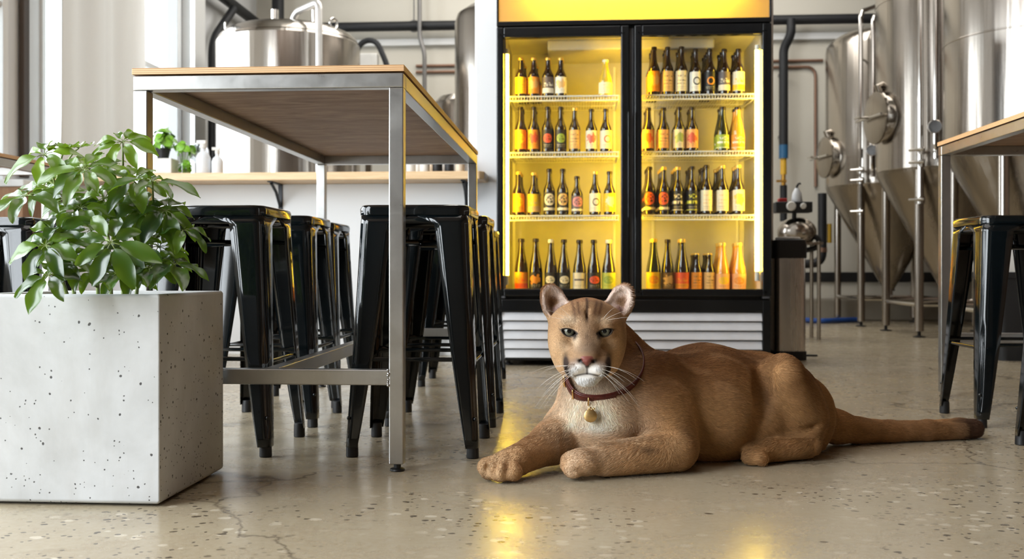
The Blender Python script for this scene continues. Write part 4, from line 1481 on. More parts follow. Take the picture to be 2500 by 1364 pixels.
# hubs of the leaf whorls: pixel, distance from the camera, leaflet length, how much the whorl faces the viewer (0 up .. 1 at the viewer), count
HUBS = [
    (300, 347, 2.44, .066, .55, 8, .4), (192, 362, 2.50, .040, .1, 5, -.6), (158, 366, 2.46, .062, .1, 6, -.7), (110, 378, 2.40, .085, .45, 7, .5), (205, 414, 2.37, .085, .40, 9, .2),
    (68, 478, 2.36, .082, .25, 7, .35), (136, 569, 2.34, .088, .55, 8, .2), (112, 600, 2.30, .080, .45, 7, .4), (271, 592, 2.27, .088, .80, 8, .10), (198, 508, 2.42, .080, .35, 7, .2),
    (324, 440, 2.46, .080, .45, 8, .25), (372, 443, 2.40, .085, .12, 7, .25), (352, 516, 2.44, .088, .55, 8, .3), (404, 515, 2.45, .088, .45, 8, .6), (448, 562, 2.43, .078, .25, 6, .6),
    (424, 645, 2.42, .080, .15, 7, .3), (366, 655, 2.38, .062, .25, 7, .05), (176, 640, 2.32, .066, .40, 8, .1), (118, 672, 2.27, .072, .40, 7, .3), (311, 514, 2.50, .085, .5, 8, .4),
    (257, 484, 2.46, .080, .5, 8, .5), (236, 408, 2.50, .080, .35, 8, .3), (161, 486, 2.48, .080, .40, 7, .4), (321, 601, 2.40, .085, .5, 7, .3), (388, 603, 2.48, .080, .5, 8, .3),
    (228, 660, 2.34, .060, .3, 7, .05), (104, 456, 2.52, .075, .45, 7, .4), (290, 668, 2.34, .058, .25, 8, .0), (225, 560, 2.52, .08, .5, 7, .3), (300, 655, 2.46, .08, .5, 7, .3),
]
rng = random.Random(11)
fol, stm = MB(), MB()
main = []
for sx, sy, tip in ((-.06, -.03, (-.10, -.05, .30)), (.04, .02, (.05, .0, .34)), (.09, -.02, (.13, .0, .22)), (-.01, .06, (-.02, .03, .30)), (-.10, .02, (-.16, -.06, .18)), (.02, -.07, (.03, -.10, .14))):
    pts = bez((sx, sy, -.01), (sx * 1.1, sy * 1.1, tip[2] * .55), tip, 10)
    main.append(pts)
    stm.tube(pts, [.0055 - .0025 * i / 10 for i in range(11)], 8)
for (hx, hy, D, L, face, cnt, droop) in HUBS:
    hub = cam2w((hx - 1250) / FPX * D, D, CAMZ + (HOR - hy) / FPX * D) - PO
    # petiole from the nearest lower point of a main stem
    best = min((p for s_ in main for p in s_ if p.z < hub.z + .03), key=lambda p: (p - hub).length + .3 * max(0, p.z - hub.z + .08))
    mid = (best + hub) / 2 + Vector((0, 0, .035))
    stm.tube(bez(best, mid, hub, 8), [.0028 - .0010 * i / 8 for i in range(9)], 6)
    out = Vector((hub.x, hub.y, 0)) * 1.2
    nrm = (Vector((0, 0, 1)) * (1 - face) + Vector((.12, -1, .12)) * face + out * .9).normalized()
    a0 = rng.uniform(0, 6.28)
    tx = nrm.orthogonal().normalized()
    ty = nrm.cross(tx)
    for k in range(cnt):
        a = a0 + 2 * math.pi * k / cnt + rng.uniform(-.16, .16)
        d = (tx * math.cos(a) + ty * math.sin(a)).normalized()
        ll = L * rng.uniform(.72, 1.04) * (1.08 if d.z < 0 else .92)
        wd = ll * rng.uniform(.19, .24)
        dr = droop + rng.uniform(-.15, .2)
        up = (nrm + d * .12).normalized()
        side = d.cross(up).normalized()
        pl = ll * .20
        stm.tube([tuple(hub), tuple(hub + d * pl * .6 + up * .004), tuple(hub + d * pl + up * .003)], .0011, 5)
        rows = []
        NU = 10
        twist = rng.uniform(-.25, .25)
        grav = Vector((0, 0, -1))
        for j in range(NU + 1):
            u = j / NU
            wv = wd * (math.sin(math.pi * min(1.0, u ** .85 * .97 + .015)) ** .75) * (1.12 if u > .5 else 1.0)
            c = hub + d * (pl + ll * u * (1 - .10 * abs(dr) * u)) + up * (.004 - dr * ll * .55 * u * u) + grav * (ll * .18 * u * u)
            sd = (side + up * twist * u).normalized()
            wob = .0035 * math.sin(u * 9 + a * 3)
            row = []
            for q in (-1, -.5, 0, .5, 1):
                row.append(tuple(c + sd * wv * q + up * (wv * .34 * q * q + wob * q)))
            rows.append(row)
        fol.loft(rows, closed=False)
fol.build('foliage', M_LEAF, PT, smooth=90)
stm.build('stem', M_STEM, PT)

# ================================================================== puma
# built in a camera-aligned frame: x right, y away, z up (metres); the finished body stands rotated by TH about z
def Q(px, py, d):
    return np.array([(px - 1250.0) / FPX * d, d, CAMZ + (HOR - py) / FPX * d])


def QZ(px, d, z):
    return np.array([(px - 1250.0) / FPX * d, d, z])


HO = np.array([.2017, 2.70, .3737])                    # head centre
HR = np.array(Matrix.Rotation(R(-4.2), 3, 'Z'))        # the face looks into the camera


def H(x, y, z):
    return HO + HR @ np.array([x, y, z])


def span(segs):
    out = [np.arange(a, b, s) for a, b, s in segs]
    return np.concatenate(out).astype(np.float32)


gx = span([(-.125, .055, .0042), (.055, .345, .0026), (.345, .90, .0044), (.90, 1.60, .008)])
gy = span([(2.50, 2.56, .006), (2.56, 2.84, .0028), (2.84, 3.42, .0058)])
gz = span([(-.006, .14, .0042), (.14, .24, .0042), (.24, .525, .0026)])
F = np.full((len(gx), len(gy), len(gz)), 1.0, np.float32)


def region(lo, hi):
    s = []
    for g, a, b in zip((gx, gy, gz), lo, hi):
        i0, i1 = np.searchsorted(g, a), np.searchsorted(g, b)
        s.append(slice(max(0, i0 - 1), min(len(g), i1 + 1)))
    X, Y, Z = np.meshgrid(gx[s[0]], gy[s[1]], gz[s[2]], indexing='ij')
    return tuple(s), X, Y, Z


def merge(s, d, k, op='u'):
    f = F[s]
    if op == 'u':
        h = np.clip(k - np.abs(f - d), 0, None) / k
        F[s] = np.minimum(f, d) - h * h * k * .25
    else:                                              # carve
        d = -d
        h = np.clip(k - np.abs(f - d), 0, None) / k
        F[s] = np.maximum(f, d) + h * h * k * .25


def cap(a, b, ra, rb, k=.03, op='u', squash=None):
    a, b = np.array(a, np.float32), np.array(b, np.float32)
    m = max(ra, rb) + k + .01
    s, X, Y, Z = region(np.minimum(a, b) - m, np.maximum(a, b) + m)
    d = b - a
    t = np.clip(((X - a[0]) * d[0] + (Y - a[1]) * d[1] + (Z - a[2]) * d[2]) / float(d @ d), 0, 1)
    dist = np.sqrt((X - a[0] - t * d[0]) ** 2 + (Y - a[1] - t * d[1]) ** 2 + (Z - a[2] - t * d[2]) ** 2) - (ra + (rb - ra) * t)
    merge(s, dist, k, op)


def ell(c, r_, k=.03, op='u', rot=None):
    c = np.array(c, np.float32)
    m = max(r_) + k + .01
    s, X, Y, Z = region(c - m, c + m)
    X, Y, Z = X - c[0], Y - c[1], Z - c[2]
    if rot is not None:
        M_ = np.array(rot).T
        X, Y, Z = (M_[0, 0] * X + M_[0, 1] * Y + M_[0, 2] * Z, M_[1, 0] * X + M_[1, 1] * Y + M_[1, 2] * Z, M_[2, 0] * X + M_[2, 1] * Y + M_[2, 2] * Z)
    k0 = np.sqrt((X / r_[0]) ** 2 + (Y / r_[1]) ** 2 + (Z / r_[2]) ** 2)
    k1 = np.sqrt((X / r_[0] ** 2) ** 2 + (Y / r_[1] ** 2) ** 2 + (Z / r_[2] ** 2) ** 2) + 1e-9
    merge(s, k0 * (k0 - 1) / k1, k, op)


def rotm(x=0, y=0, z=0):
    return np.array((Matrix.Rotation(R(z), 3, 'Z') @ Matrix.Rotation(R(y), 3, 'Y') @ Matrix.Rotation(R(x), 3, 'X')))


# ---- trunk
cap(Q(1545, 990, 2.92), Q(1715, 988, 2.99), .124, .172, .045)
cap(Q(1715, 988, 2.99), Q(1850, 996, 3.06), .172, .164, .05)
cap(Q(1850, 1000, 3.06), Q(1935, 1005, 3.10), .160, .120, .05)
ell(Q(1468, 1020, 2.86), (.128, .13, .145), .06)                 # chest
cap(Q(1450, 880, 2.88), Q(1476, 1000, 2.90), .088, .130, .05)    # neck
cap(Q(1478, 862, 2.94), Q(1560, 966, 2.98), .060, .104, .04)      # nape into the withers
cap(Q(1488, 815, 2.93), Q(1550, 905, 2.95), .055, .080, .04)
ell(Q(1600, 975, 2.86), (.085, .075, .135), .06, rot=rotm(y=12)) # near shoulder
# ---- near foreleg: upper arm, forearm on the floor, curled paw
cap(Q(1620, 1000, 2.83), QZ(1652, 2.78, .068), .082, .060, .04)
cap(QZ(1648, 2.74, .058), QZ(1480, 2.675, .046), .054, .043, .035)
ell(QZ(1425, 2.655, .044), (.052, .046, .036), .025)
for px, d, z, r_ in ((1393, 2.645, .037, .024), (1400, 2.625, .030, .023), (1392, 2.665, .046, .022)):
    ell(QZ(px, d, z), (r_ * 1.15, r_, r_), .010)
# ---- far foreleg reaching to the left
cap(Q(1372, 1050, 2.86), QZ(1350, 2.79, .075), .060, .054, .04)
cap(QZ(1352, 2.79, .072), QZ(1268, 2.68, .046), .054, .040, .035)
ell(QZ(1246, 2.655, .042), (.050, .044, .034), .025)
for px, d, z, r_ in ((1190, 2.655, .029, .0235), (1196, 2.622, .028, .0240), (1222, 2.600, .027, .0240), (1253, 2.600, .026, .0215)):
    ell(QZ(px, d, z), (r_ * 1.15, r_ * 1.1, r_), .007)
    cap(QZ(px, d, z + .006), QZ(1240, 2.665, .050), r_ * .86, .020, .010)
for (pa_, da_), (pb_, db_) in (((1208, 2.575), (1222, 2.640)), ((1237, 2.568), (1246, 2.635)), ((1186, 2.60), (1204, 2.655))):
    cap(QZ(pa_, da_, .030), QZ(pb_, db_, .074), .0060, .0042, .012, 'c')
    cap(QZ(pa_, da_, .030), QZ(pa_, da_ - .004, .004), .0060, .005, .012, 'c')
cap(QZ(1377, 2.612, .046), QZ(1412, 2.612, .062), .003, .0025, .012, 'c')
cap(QZ(1377, 2.605, .030), QZ(1416, 2.607, .030), .003, .0025, .012, 'c')
# ---- haunch, shank and hind foot
cap(Q(1908, 922, 2.922), Q(1948, 1015, 2.965), .070, .087, .012)
ell(Q(1945, 990, 2.975), (.078, .085, .125), .016, rot=rotm(y=-10))
ell(Q(1960, 1030, 3.09), (.075, .09, .11), .05)
cap(Q(1925, 960, 2.95), QZ(1972, 2.93, .050), .055, .036, .025)
cap(QZ(1972, 2.915, .044), QZ(1868, 2.865, .034), .038, .031, .008)
ell(QZ(1850, 2.855, .032), (.042, .034, .029), .012)
for px, d in ((1829, 2.850), (1836, 2.830), (1858, 2.822)):
    ell(QZ(px, d, .022), (.021, .020, .020), .006)
# ---- tail
tail = [(1995, 3.13, .085, .056), (2040, 3.165, .058, .047), (2095, 3.19, .042, .040), (2170, 3.215, .035, .0335), (2260, 3.245, .033, .0315), (2340, 3.275, .033, .0325), (2376, 3.285, .032, .031)]
for (p0, p1) in zip(tail[:-1], tail[1:]):
    cap(QZ(p0[0], p0[1], p0[2]), QZ(p1[0], p1[1], p1[2]), p0[3], p1[3], .012 if p0[0] > 2050 else .03)
# ---- creases: belly fold, thigh, elbow
cap(Q(1866, 930, 2.885), QZ(1852, 2.845, .085), .020, .014, .040, 'c')
cap(QZ(1985, 2.895, .100), QZ(1915, 2.86, .078), .006, .006, .022, 'c')
for q0, q1 in (((1893, 872, 2.90), (1862, 900, 2.885)), ((1862, 900, 2.885), (1848, 950, 2.88)), ((1848, 950, 2.88), (1852, 1010, 2.865))):
    cap(Q(*q0), Q(*q1), .013, .013, .030, 'c')
# ---- head
ell(H(0, .062, .024), (.084, .105, .078), .03)                       # skull
ell(H(0, -.005, .050), (.064, .055, .042), .03)                      # forehead
for s_ in (-1, 1):
    ell(H(s_ * .066, .035, .022), (.038, .070, .056), .03)           # temple
    ell(H(s_ * .058, .020, -.030), (.044, .066, .050), .03)          # cheek
    ell(H(s_ * .046, .030, -.074), (.038, .060, .040), .03)          # jaw
    ell(H(s_ * .046, -.034, .0385), (.027, .021, .0125), .014, rot=rotm(y=s_ * 8))        # brow
    ell(H(s_ * .054, -.026, -.010), (.024, .022, .014), .018, rot=rotm(y=-s_ * 14))      # cheekbone
cap(H(0, -.030, .034), H(0, -.108, -.046), .030, .0225, .025)        # bridge
cap(H(-.012, -.03, .02), H(-.012, -.105, -.046), .022, .018, .02)
cap(H(.012, -.03, .02), H(.012, -.105, -.046), .022, .018, .02)
for s_ in (-1, 1):
    ell(H(s_ * .0255, -.092, -.074), (.0300, .034, .0260), .016)     # whisker pad
    ell(H(s_ * .040, -.060, -.066), (.0235, .046, .032), .02)
ell(H(0, -.066, -.098), (.040, .046, .021), .012)                    # lower jaw
ell(H(0, -.090, -.107), (.0265, .022, .0145), .010)                   # chin
ell(H(0, -.1245, -.0520), (.0215, .0125, .0110), .006)               # nose leather
cap(H(0, -.131, -.056), H(0, -.128, -.068), .0065, .004, .004)
for s_ in (-1, 1):
    ell(H(s_ * .0165, -.134, -.0555), (.0070, .012, .0036), .004, 'c', rot=rotm(y=s_ * 30))        # nostril
    cap(H(s_ * .002, -.129, -.090), H(s_ * .036, -.108, -.0985), .0036, .0026, .006, 'c')          # mouth line
cap(H(0, -.134, -.068), H(0, -.129, -.090), .0030, .0030, .006, 'c')
cap(H(0, -.052, .070), H(0, -.060, .030), .003, .002, .014, 'c')     # forehead furrow
# eyes: lids over the ball, then an almond slit
EY = [(-.0468, -.0385, .0150), (.0468, -.0385, .0150)]
for s_, e in zip((-1, 1), EY):
    ell(H(*e), (.0275, .0225, .0215), .010)
for s_, e in zip((-1, 1), EY):
    c = H(*e)
    sl, X, Y, Z = region(c - .04, c + .04)
    Xl, Yl, Zl = X - c[0], Y - c[1], Z - c[2]
    M_ = HR.T
    u, v_, w_ = M_[0, 0] * Xl + M_[0, 1] * Yl, M_[1, 0] * Xl + M_[1, 1] * Yl, Zl
    a = R(13) * s_
    u2, w2 = u * math.cos(a) + w_ * math.sin(a), -u * math.sin(a) + w_ * math.cos(a)
    A_, Bu, Bl = .0192, .0052, .0104
    Ru, Rl = (A_ ** 2 + Bu ** 2) / (2 * Bu), (A_ ** 2 + Bl ** 2) / (2 * Bl)
    d2 = np.maximum(np.sqrt(u2 ** 2 + (w2 + Ru - Bu) ** 2) - Ru, np.sqrt(u2 ** 2 + (w2 - Rl + Bl) ** 2) - Rl)
    merge(sl, np.maximum(d2, v_ - .004), .004, 'c')
# ears: rounded cups
for s_ in (-1, 1):
    rt = HR @ rotm(y=s_ * 24, z=-s_ * 20)
    c = H(s_ * .0865, .052, .080)
    ell(c, (.0365, .024, .0650), .012, rot=rt)
    ell(c + rt @ np.array([s_ * .001, -.019, .004]), (.0285, .026, .052), .006, 'c', rot=rt)
    cap(H(s_ * .056, .050, .040), H(s_ * .072, .055, .062), .030, .018, .016)
# flat underside on the floor
F = np.maximum(F, -(gz[None, None, :] - .0015))


def surface_nets(F):
    S = F < 0
    c = np.zeros(tuple(n - 1 for n in F.shape), np.int8)
    for i in (0, 1):
        for j in (0, 1):
            for k in (0, 1):
                c += S[i:F.shape[0] - 1 + i, j:F.shape[1] - 1 + j, k:F.shape[2] - 1 + k]
    act = (c > 0) & (c < 8)
    idx = np.argwhere(act)
    vid = np.full(act.shape, -1, np.int32)
    vid[act] = np.arange(len(idx))
    acc = np.zeros((len(idx), 3))
    cnt = np.zeros(len(idx))
    G = [gx.astype(float), gy.astype(float), gz.astype(float)]
    corners = [(i, j, k) for i in (0, 1) for j in (0, 1) for k in (0, 1)]
    for a in corners:
        for ax in range(3):
            if a[ax]:
                continue
            b = list(a)
            b[ax] = 1
            ia, ib = idx + np.array(a), idx + np.array(b)
            fa, fb = F[ia[:, 0], ia[:, 1], ia[:, 2]].astype(float), F[ib[:, 0], ib[:, 1], ib[:, 2]].astype(float)
            m = (fa < 0) != (fb < 0)
            t = np.where(m, fa / np.where(m, fa - fb, 1), 0)
            for d in range(3):
                pa, pb = G[d][ia[:, d]], G[d][ib[:, d]]
                acc[:, d] += np.where(m, pa + (pb - pa) * t, 0)
            cnt += m
    V = acc / cnt[:, None]
    quads = []
    for ax in range(3):
        o1, o2 = [(1, 2), (2, 0), (0, 1)][ax]
        n = list(F.shape)
        sl0, sl1 = [slice(1, -1)] * 3, [slice(1, -1)] * 3
        sl0[ax], sl1[ax] = slice(0, n[ax] - 1), slice(1, n[ax])
        A, B = S[tuple(sl0)], S[tuple(sl1)]
        e = np.argwhere(A != B)
        if not len(e):
            continue
        flip = A[e[:, 0], e[:, 1], e[:, 2]]
        off = np.ones(3, int)
        off[ax] = 0
        p = e + off
        d1, d2 = np.zeros(3, int), np.zeros(3, int)
        d1[o1], d2[o2] = 1, 1
        g = lambda q: vid[q[:, 0], q[:, 1], q[:, 2]]
        q = np.stack([g(p - d1 - d2), g(p - d2), g(p), g(p - d1)], 1)
        q[~flip] = q[~flip][:, ::-1]
        quads.append(q)
    return V, np.concatenate(quads)


PV, PF = surface_nets(F)
del F
# a light relaxation takes the grid steps out (heavier on the body than on the fine head)
def relax(V, Fq, n, w):
    e = np.concatenate([Fq[:, [0, 1]], Fq[:, [1, 2]], Fq[:, [2, 3]], Fq[:, [3, 0]]])
    e = np.concatenate([e, e[:, ::-1]])
    deg = np.bincount(e[:, 0], minlength=len(V)).astype(float)
    for _ in range(n):
        L = np.stack([np.bincount(e[:, 0], V[e[:, 1], d], minlength=len(V)) for d in range(3)], 1) / deg[:, None]
        V = V + (L - V) * w
    return V


hl_ = lambda V: (V - HO) @ HR                             # to head coordinates
ishead = np.clip(1 - (np.linalg.norm((hl_(PV) - np.array([0, -.02, .0])) / np.array([.17, .17, .17]), axis=1) - .85) / .2, 0, 1)
PV = relax(PV, PF, 5, (.5 * (1 - ishead) + .10 * ishead)[:, None])
PV = relax(PV, PF, 2, (.5 * (1 - ishead) + .22 * ishead)[:, None])


# ---- coat colours, by anatomy
def sm(a, b, x):
    t = np.clip((x - a) / (b - a), 0, 1)
    return t * t * (3 - 2 * t)


def vnoise(P, s, seed=0):
    """smooth value noise"""
    p = P * s + seed * 17.3
    i = np.floor(p).astype(np.int64)
    f = p - i
    f = f * f * (3 - 2 * f)

    def h(a):
        x = (a[:, 0] * 73856093) ^ (a[:, 1] * 19349663) ^ (a[:, 2] * 83492791)
        return ((x & 0xffff) / 65535.0)
    out = 0
    for dx in (0, 1):
        for dy in (0, 1):
            for dz in (0, 1):
                o = np.array([dx, dy, dz])
                w_ = np.prod(np.where(o, f, 1 - f), axis=1)
                out = out + w_ * h(i + o)
    return out


def L_(r_, g, b):
    return np.array(srgb(r_, g, b))


def coat(P):
    """colour of the coat at points (N,3) in the build frame, linear RGB"""
    x, y, z = P.T
    n1, n2 = vnoise(P, 14, 1), vnoise(P, 55, 2)
    C = np.tile(L_(172, 130, 84), (len(P), 1))

    def mixc(w_, col):
        nonlocal C
        w_ = np.clip(w_, 0, 1)[:, None]
        C = C * (1 - w_) + np.asarray(col) * w_
    mixc(sm(.14, .29, z) * .9, L_(126, 83, 44))                                     # darker back
    mixc((1 - sm(.0, .12, z)) * sm(.30, .55, x) * .35, L_(196, 154, 106))           # paler belly
    px = 1250 + x / y * FPX
    py = HOR + (CAMZ - z) / y * FPX
    # chest and throat
    fr = 1 - sm(2.84, 2.95, y)
    ch = np.exp(-(((px - 1445) / 105) ** 2 + ((py - 1040) / 105) ** 2)) * fr * (1 - sm(1560, 1640, px))
    mixc(ch * 1.35, L_(248, 232, 208))
    mixc(np.exp(-(((px - 1460) / 85) ** 2 + ((py - 1080) / 42) ** 2)) * fr * 1.4, L_(252, 244, 230))
    mixc(np.exp(-(((px - 1352) / 30) ** 2 + ((py - 1000) / 70) ** 2)) * fr * .8, L_(222, 192, 158))
    mixc(np.exp(-(((px - 1560) / 50) ** 2 + ((py - 1000) / 80) ** 2)) * .45, L_(196, 148, 102))
    # near foreleg
    fl = (1 - sm(.085, .125, z)) * (1 - sm(2.76, 2.86, y)) * (px > 1368) * (1 - sm(1610, 1710, px))
    mixc(fl * .85, L_(206, 166, 120))
    mixc(fl * (1 - sm(1400, 1560, px)) * .85, L_(206, 176, 144))
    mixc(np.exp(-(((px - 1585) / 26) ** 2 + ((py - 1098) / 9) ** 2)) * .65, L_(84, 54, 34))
    # far foreleg
    ff = (1 - sm(1370, 1392, px)) * (1 - sm(.11, .15, z)) * (1 - sm(2.83, 2.88, y))
    mixc(ff * .75, L_(178, 138, 96))
    mixc(ff * (1 - sm(1180, 1300, px)) * .7, L_(196, 166, 130))
    # haunch
    mixc(np.exp(-(((px - 1900) / 42) ** 2 + ((py - 905) / 46) ** 2)) * .7, L_(206, 160, 108))
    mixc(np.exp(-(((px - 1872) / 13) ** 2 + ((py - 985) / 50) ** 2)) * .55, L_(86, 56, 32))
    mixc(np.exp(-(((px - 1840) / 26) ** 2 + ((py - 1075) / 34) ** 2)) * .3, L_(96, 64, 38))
    # tail
    mixc(sm(2060, 2200, px) * .6, L_(148, 104, 66))
    mixc(sm(2290, 2370, px) * .9, L_(66, 42, 32))
    # dark streaks of guard hair
    mixc(sm(.50, .78, n1) * .42 * sm(.35, .55, x), L_(106, 70, 38))
    mixc(sm(.60, .85, n2) * .22, L_(214, 168, 120))
    # ---- head
    hx, hy, hz = ((P - HO) @ HR).T
    hd = 1 - sm(.80, 1.0, np.sqrt((hx / .150) ** 2 + ((hy - .0) / .155) ** 2 + ((hz - .005) / .165) ** 2))
    ax = np.abs(hx)

    def g(cx, cz, rx, rz, sx=None):
        return np.exp(-(((ax if sx is None else hx) - cx) ** 2 / rx ** 2 + (hz - cz) ** 2 / rz ** 2)) * hd
    front = 1 - sm(.02, .07, hy)
    mixc(hd, L_(172, 136, 98))
    mixc(hd * sm(.075, .11, hz) * (hy > -.02), L_(138, 90, 54))                     # crown
    mixc(g(.080, -.035, .030, .050) * .85, L_(204, 168, 126))                       # cheek
    mixc(g(.072, -.085, .030, .030) * .8, L_(214, 178, 136))
    mixc(g(.0, .01, .024, .05) * front * .85, L_(146, 120, 94))                     # bridge
    mixc(g(.0, -.03, .034, .022) * front * .9, L_(118, 98, 80))
    mixc(g(.024, .062, .018, .030) * .35, L_(120, 78, 46))
    mixc(g(.046, .044, .022, .012) * front * .95, L_(214, 190, 160))                # over the eye
    mixc(g(.028, -.006, .010, .016) * front * .85, L_(212, 190, 162))                # inner corner
    mixc(g(.056, -.022, .020, .012) * front * .65, L_(204, 176, 144))
    # forehead stripes
    st = np.exp(-(hx / .0042) ** 2) * sm(.028, .05, hz) * (1 - sm(.10, .112, hz)) * front
    mixc(st * hd * .95, L_(66, 40, 26))
    for k, (c0, c1) in enumerate(((.016, .026), (.028, .040))):
        cx = c0 + (c1 - c0) * sm(.04, .10, hz)
        mixc(np.exp(-((ax - cx) / .0048) ** 2) * sm(.05, .066, hz) * (1 - sm(.088, .10, hz)) * front * hd * .7, L_(84, 50, 30))
    mixc(np.exp(-((hx) / .004) ** 2) * np.exp(-((hz - .002) / .010) ** 2) * front * .5, L_(84, 60, 44))
    mixc(np.exp(-((ax - .032) / .005) ** 2) * sm(.03, .042, hz) * (1 - sm(.055, .07, hz)) * front * hd * .35, L_(96, 66, 44))
    # muzzle
    mz = 1 - sm(-.075, -.050, hy)
    mixc(np.exp(-(((ax - .022) / .021) ** 2 + ((hz + .083) / .0165) ** 2)) * mz * 2.4, L_(252, 250, 247))
    mixc(np.exp(-((hx / .034) ** 2 + ((hz + .112) / .017) ** 2)) * mz * 2.2, L_(252, 250, 247))
    mixc(np.exp(-(((ax - .0535 - .10 * (hz + .066)) / .0095) ** 2 + ((hz + .066) / .024) ** 2)) * (hy < -.03) * 1.5, L_(42, 30, 24))
    mixc(np.exp(-(((ax - .052) / .008) ** 2 + ((hz + .090) / .012) ** 2)) * (hy < -.03) * .8, L_(74, 54, 42))
    mixc(np.exp(-(((ax - .034) / .016) ** 2 + ((hz + .056) / .010) ** 2)) * mz * .55, L_(112, 84, 64))
    for k in range(3):
        row = np.exp(-((hz + .074 + .008 * k + .10 * (ax - .03)) / .0018) ** 2) * sm(.030, .036, ax) * (1 - sm(.05, .056, ax)) * mz
        mixc(row * (vnoise(P, 260, 5) > .5) * .55, L_(70, 52, 42))
    # mouth, nose
    ml = np.exp(-((hz + .0895 + .0085 * np.clip(ax / .036, 0, 1.2) ** 1.5) / .0027) ** 2) * (1 - sm(.030, .044, ax)) * (hy < -.080)
    mixc(ml * .9, L_(40, 30, 28))
    phl = np.exp(-(hx / .0028) ** 2) * (hz < -.064) * (hz > -.091) * (hy < -.10)
    mixc(phl * .9, L_(40, 26, 24))
    nz = ((hx / (.0048 + .0130 * sm(-.069, -.050, hz))) ** 4 + ((hz + .0555) / .0140) ** 4) ** .5
    nw = (1 - sm(.75, 1.0, nz)) * (hy < -.108)
    mixc(nw, L_(134, 76, 68))
    dkn = np.exp(-((np.sqrt(nz) - 1.08) / .24) ** 2) * (hy < -.100) * (hz < -.050)
    mixc(dkn * .95, L_(36, 24, 22))
    nst = np.exp(-(((ax - .0185) / .0085) ** 2 + ((hz + .0570 - .35 * (ax - .0185)) / .0055) ** 2)) * (hy < -.10)
    mixc(nst * 1.1, L_(22, 14, 14))
    # eye rims and tear line
    ey = np.zeros(len(P))
    for s_, e in zip((-1, 1), EY):
        u, v_ = hx - e[0], hz - e[2]
        a = R(13) * s_
        u2, w2 = u * math.cos(a) + v_ * math.sin(a), -u * math.sin(a) + v_ * math.cos(a)
        Ru, Rl = (.0192 ** 2 + .0052 ** 2) / (2 * .0052), (.0192 ** 2 + .0104 ** 2) / (2 * .0104)
        d2 = np.maximum(np.sqrt(u2 ** 2 + (w2 + Ru - .0052) ** 2) - Ru, np.sqrt(u2 ** 2 + (w2 - Rl + .0104) ** 2) - Rl)
        rim = (1 - sm(.0030, .0060, d2)) * (hy < -.02)
        ey = np.maximum(ey, rim)
        mixc(rim * .97, L_(24, 17, 14))
        s2 = u2 * s_
        mixc(np.exp(-((s2 + .0185) / .0055) ** 2 - ((w2 + .010 + .5 * (s2 + .0185)) / .0085) ** 2) * (hy < -.02) * .95, L_(34, 24, 20))
        mixc(np.exp(-((s2 - .022) / .006) ** 2 - ((w2 + .001) / .0028) ** 2) * (hy < -.005) * .7, L_(48, 34, 26))
    # ears
    er = np.zeros(len(P))
    for s_ in (-1, 1):
        rt = HR @ rotm(y=s_ * 24, z=-s_ * 20)
        q = (P - H(s_ * .0865, .052, .080)) @ rt
        qr = np.sqrt((q[:, 0] / .0365) ** 2 + ((q[:, 2] - .004) / .060) ** 2)
        ins = (1 - sm(-.002, .006, q[:, 1])) * (1 - sm(.84, 1.0, qr)) * sm(-.034, -.020, q[:, 1]) * sm(.048, .062, hz)
        er = np.maximum(er, ins)
        mixc(ins, L_(228, 208, 195))
        mixc(ins * np.exp(-((q[:, 0] - s_ * .008) / .014) ** 2 - ((q[:, 2] + .008) / .026) ** 2) * .65, L_(158, 104, 96))
        mixc(ins * np.exp(-((q[:, 0] - s_ * .018) / .010) ** 2 - ((q[:, 2] + .035) / .018) ** 2) * .7, L_(70, 50, 42))
        bk = sm(.0, .008, q[:, 1]) * (hz > .05) * (1 - sm(1.0, 1.25, qr))
        mixc(bk * .6, L_(92, 66, 50))
    return C, np.clip(nw + dkn * .8 + ml * .9 + phl * .9 + nst, 0, 1), ey, er, hd


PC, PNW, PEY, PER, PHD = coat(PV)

pm = NT('puma_skin_and_coat')
at_ = pm.n('Attribute', attribute_name='coat').outputs[0]
nw_ = pm.n('Attribute', attribute_name='bare').outputs[2]
vv = pm.coords('Object')
nn = pm.noise(pm.coords('Object', (60, 130, 130)), 2.0, 4)
pm.P(color=pm.mix(pm.math('MULTIPLY', nn, .22), at_, pm.mix(1.0, at_, (.55, .5, .45), 'MULTIPLY')), rough=pm.math('MULTIPLY_ADD', nw_, -.45, .85), spec=.35)
pm.bump(nn, .25, .003)
ORG = np.array([.45, 2.9, 0.0])
pme = bpy.data.meshes.new('puma')
pme.from_pydata((PV - ORG).tolist(), [], PF.tolist())
pme.polygons.foreach_set('use_smooth', [True] * len(pme.polygons))
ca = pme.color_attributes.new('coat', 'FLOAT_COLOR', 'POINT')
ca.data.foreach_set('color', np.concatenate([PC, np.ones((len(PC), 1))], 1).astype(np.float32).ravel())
ba = pme.attributes.new('bare', 'FLOAT', 'POINT')
ba.data.foreach_set('value', np.maximum(PNW, PEY * .6).astype(np.float32))
puma = bpy.data.objects.new('puma', pme)
COL.objects.link(puma)
pme.materials.append(pm.m)
puma.location = cam2w(ORG[0], ORG[1], 0)
puma.rotation_euler = (0, 0, TH)
tag(puma, 'tawny puma with a leather collar lying on the concrete floor, facing the viewer', 'puma')


def child(name, b, mat, parent=puma, smooth=60):
    """mesh builder with points in the build frame"""
    b.v = [tuple(np.array(p) - ORG) for p in b.v]
    o = b.build(name, mat, None, smooth)
    o.parent = parent
    return o


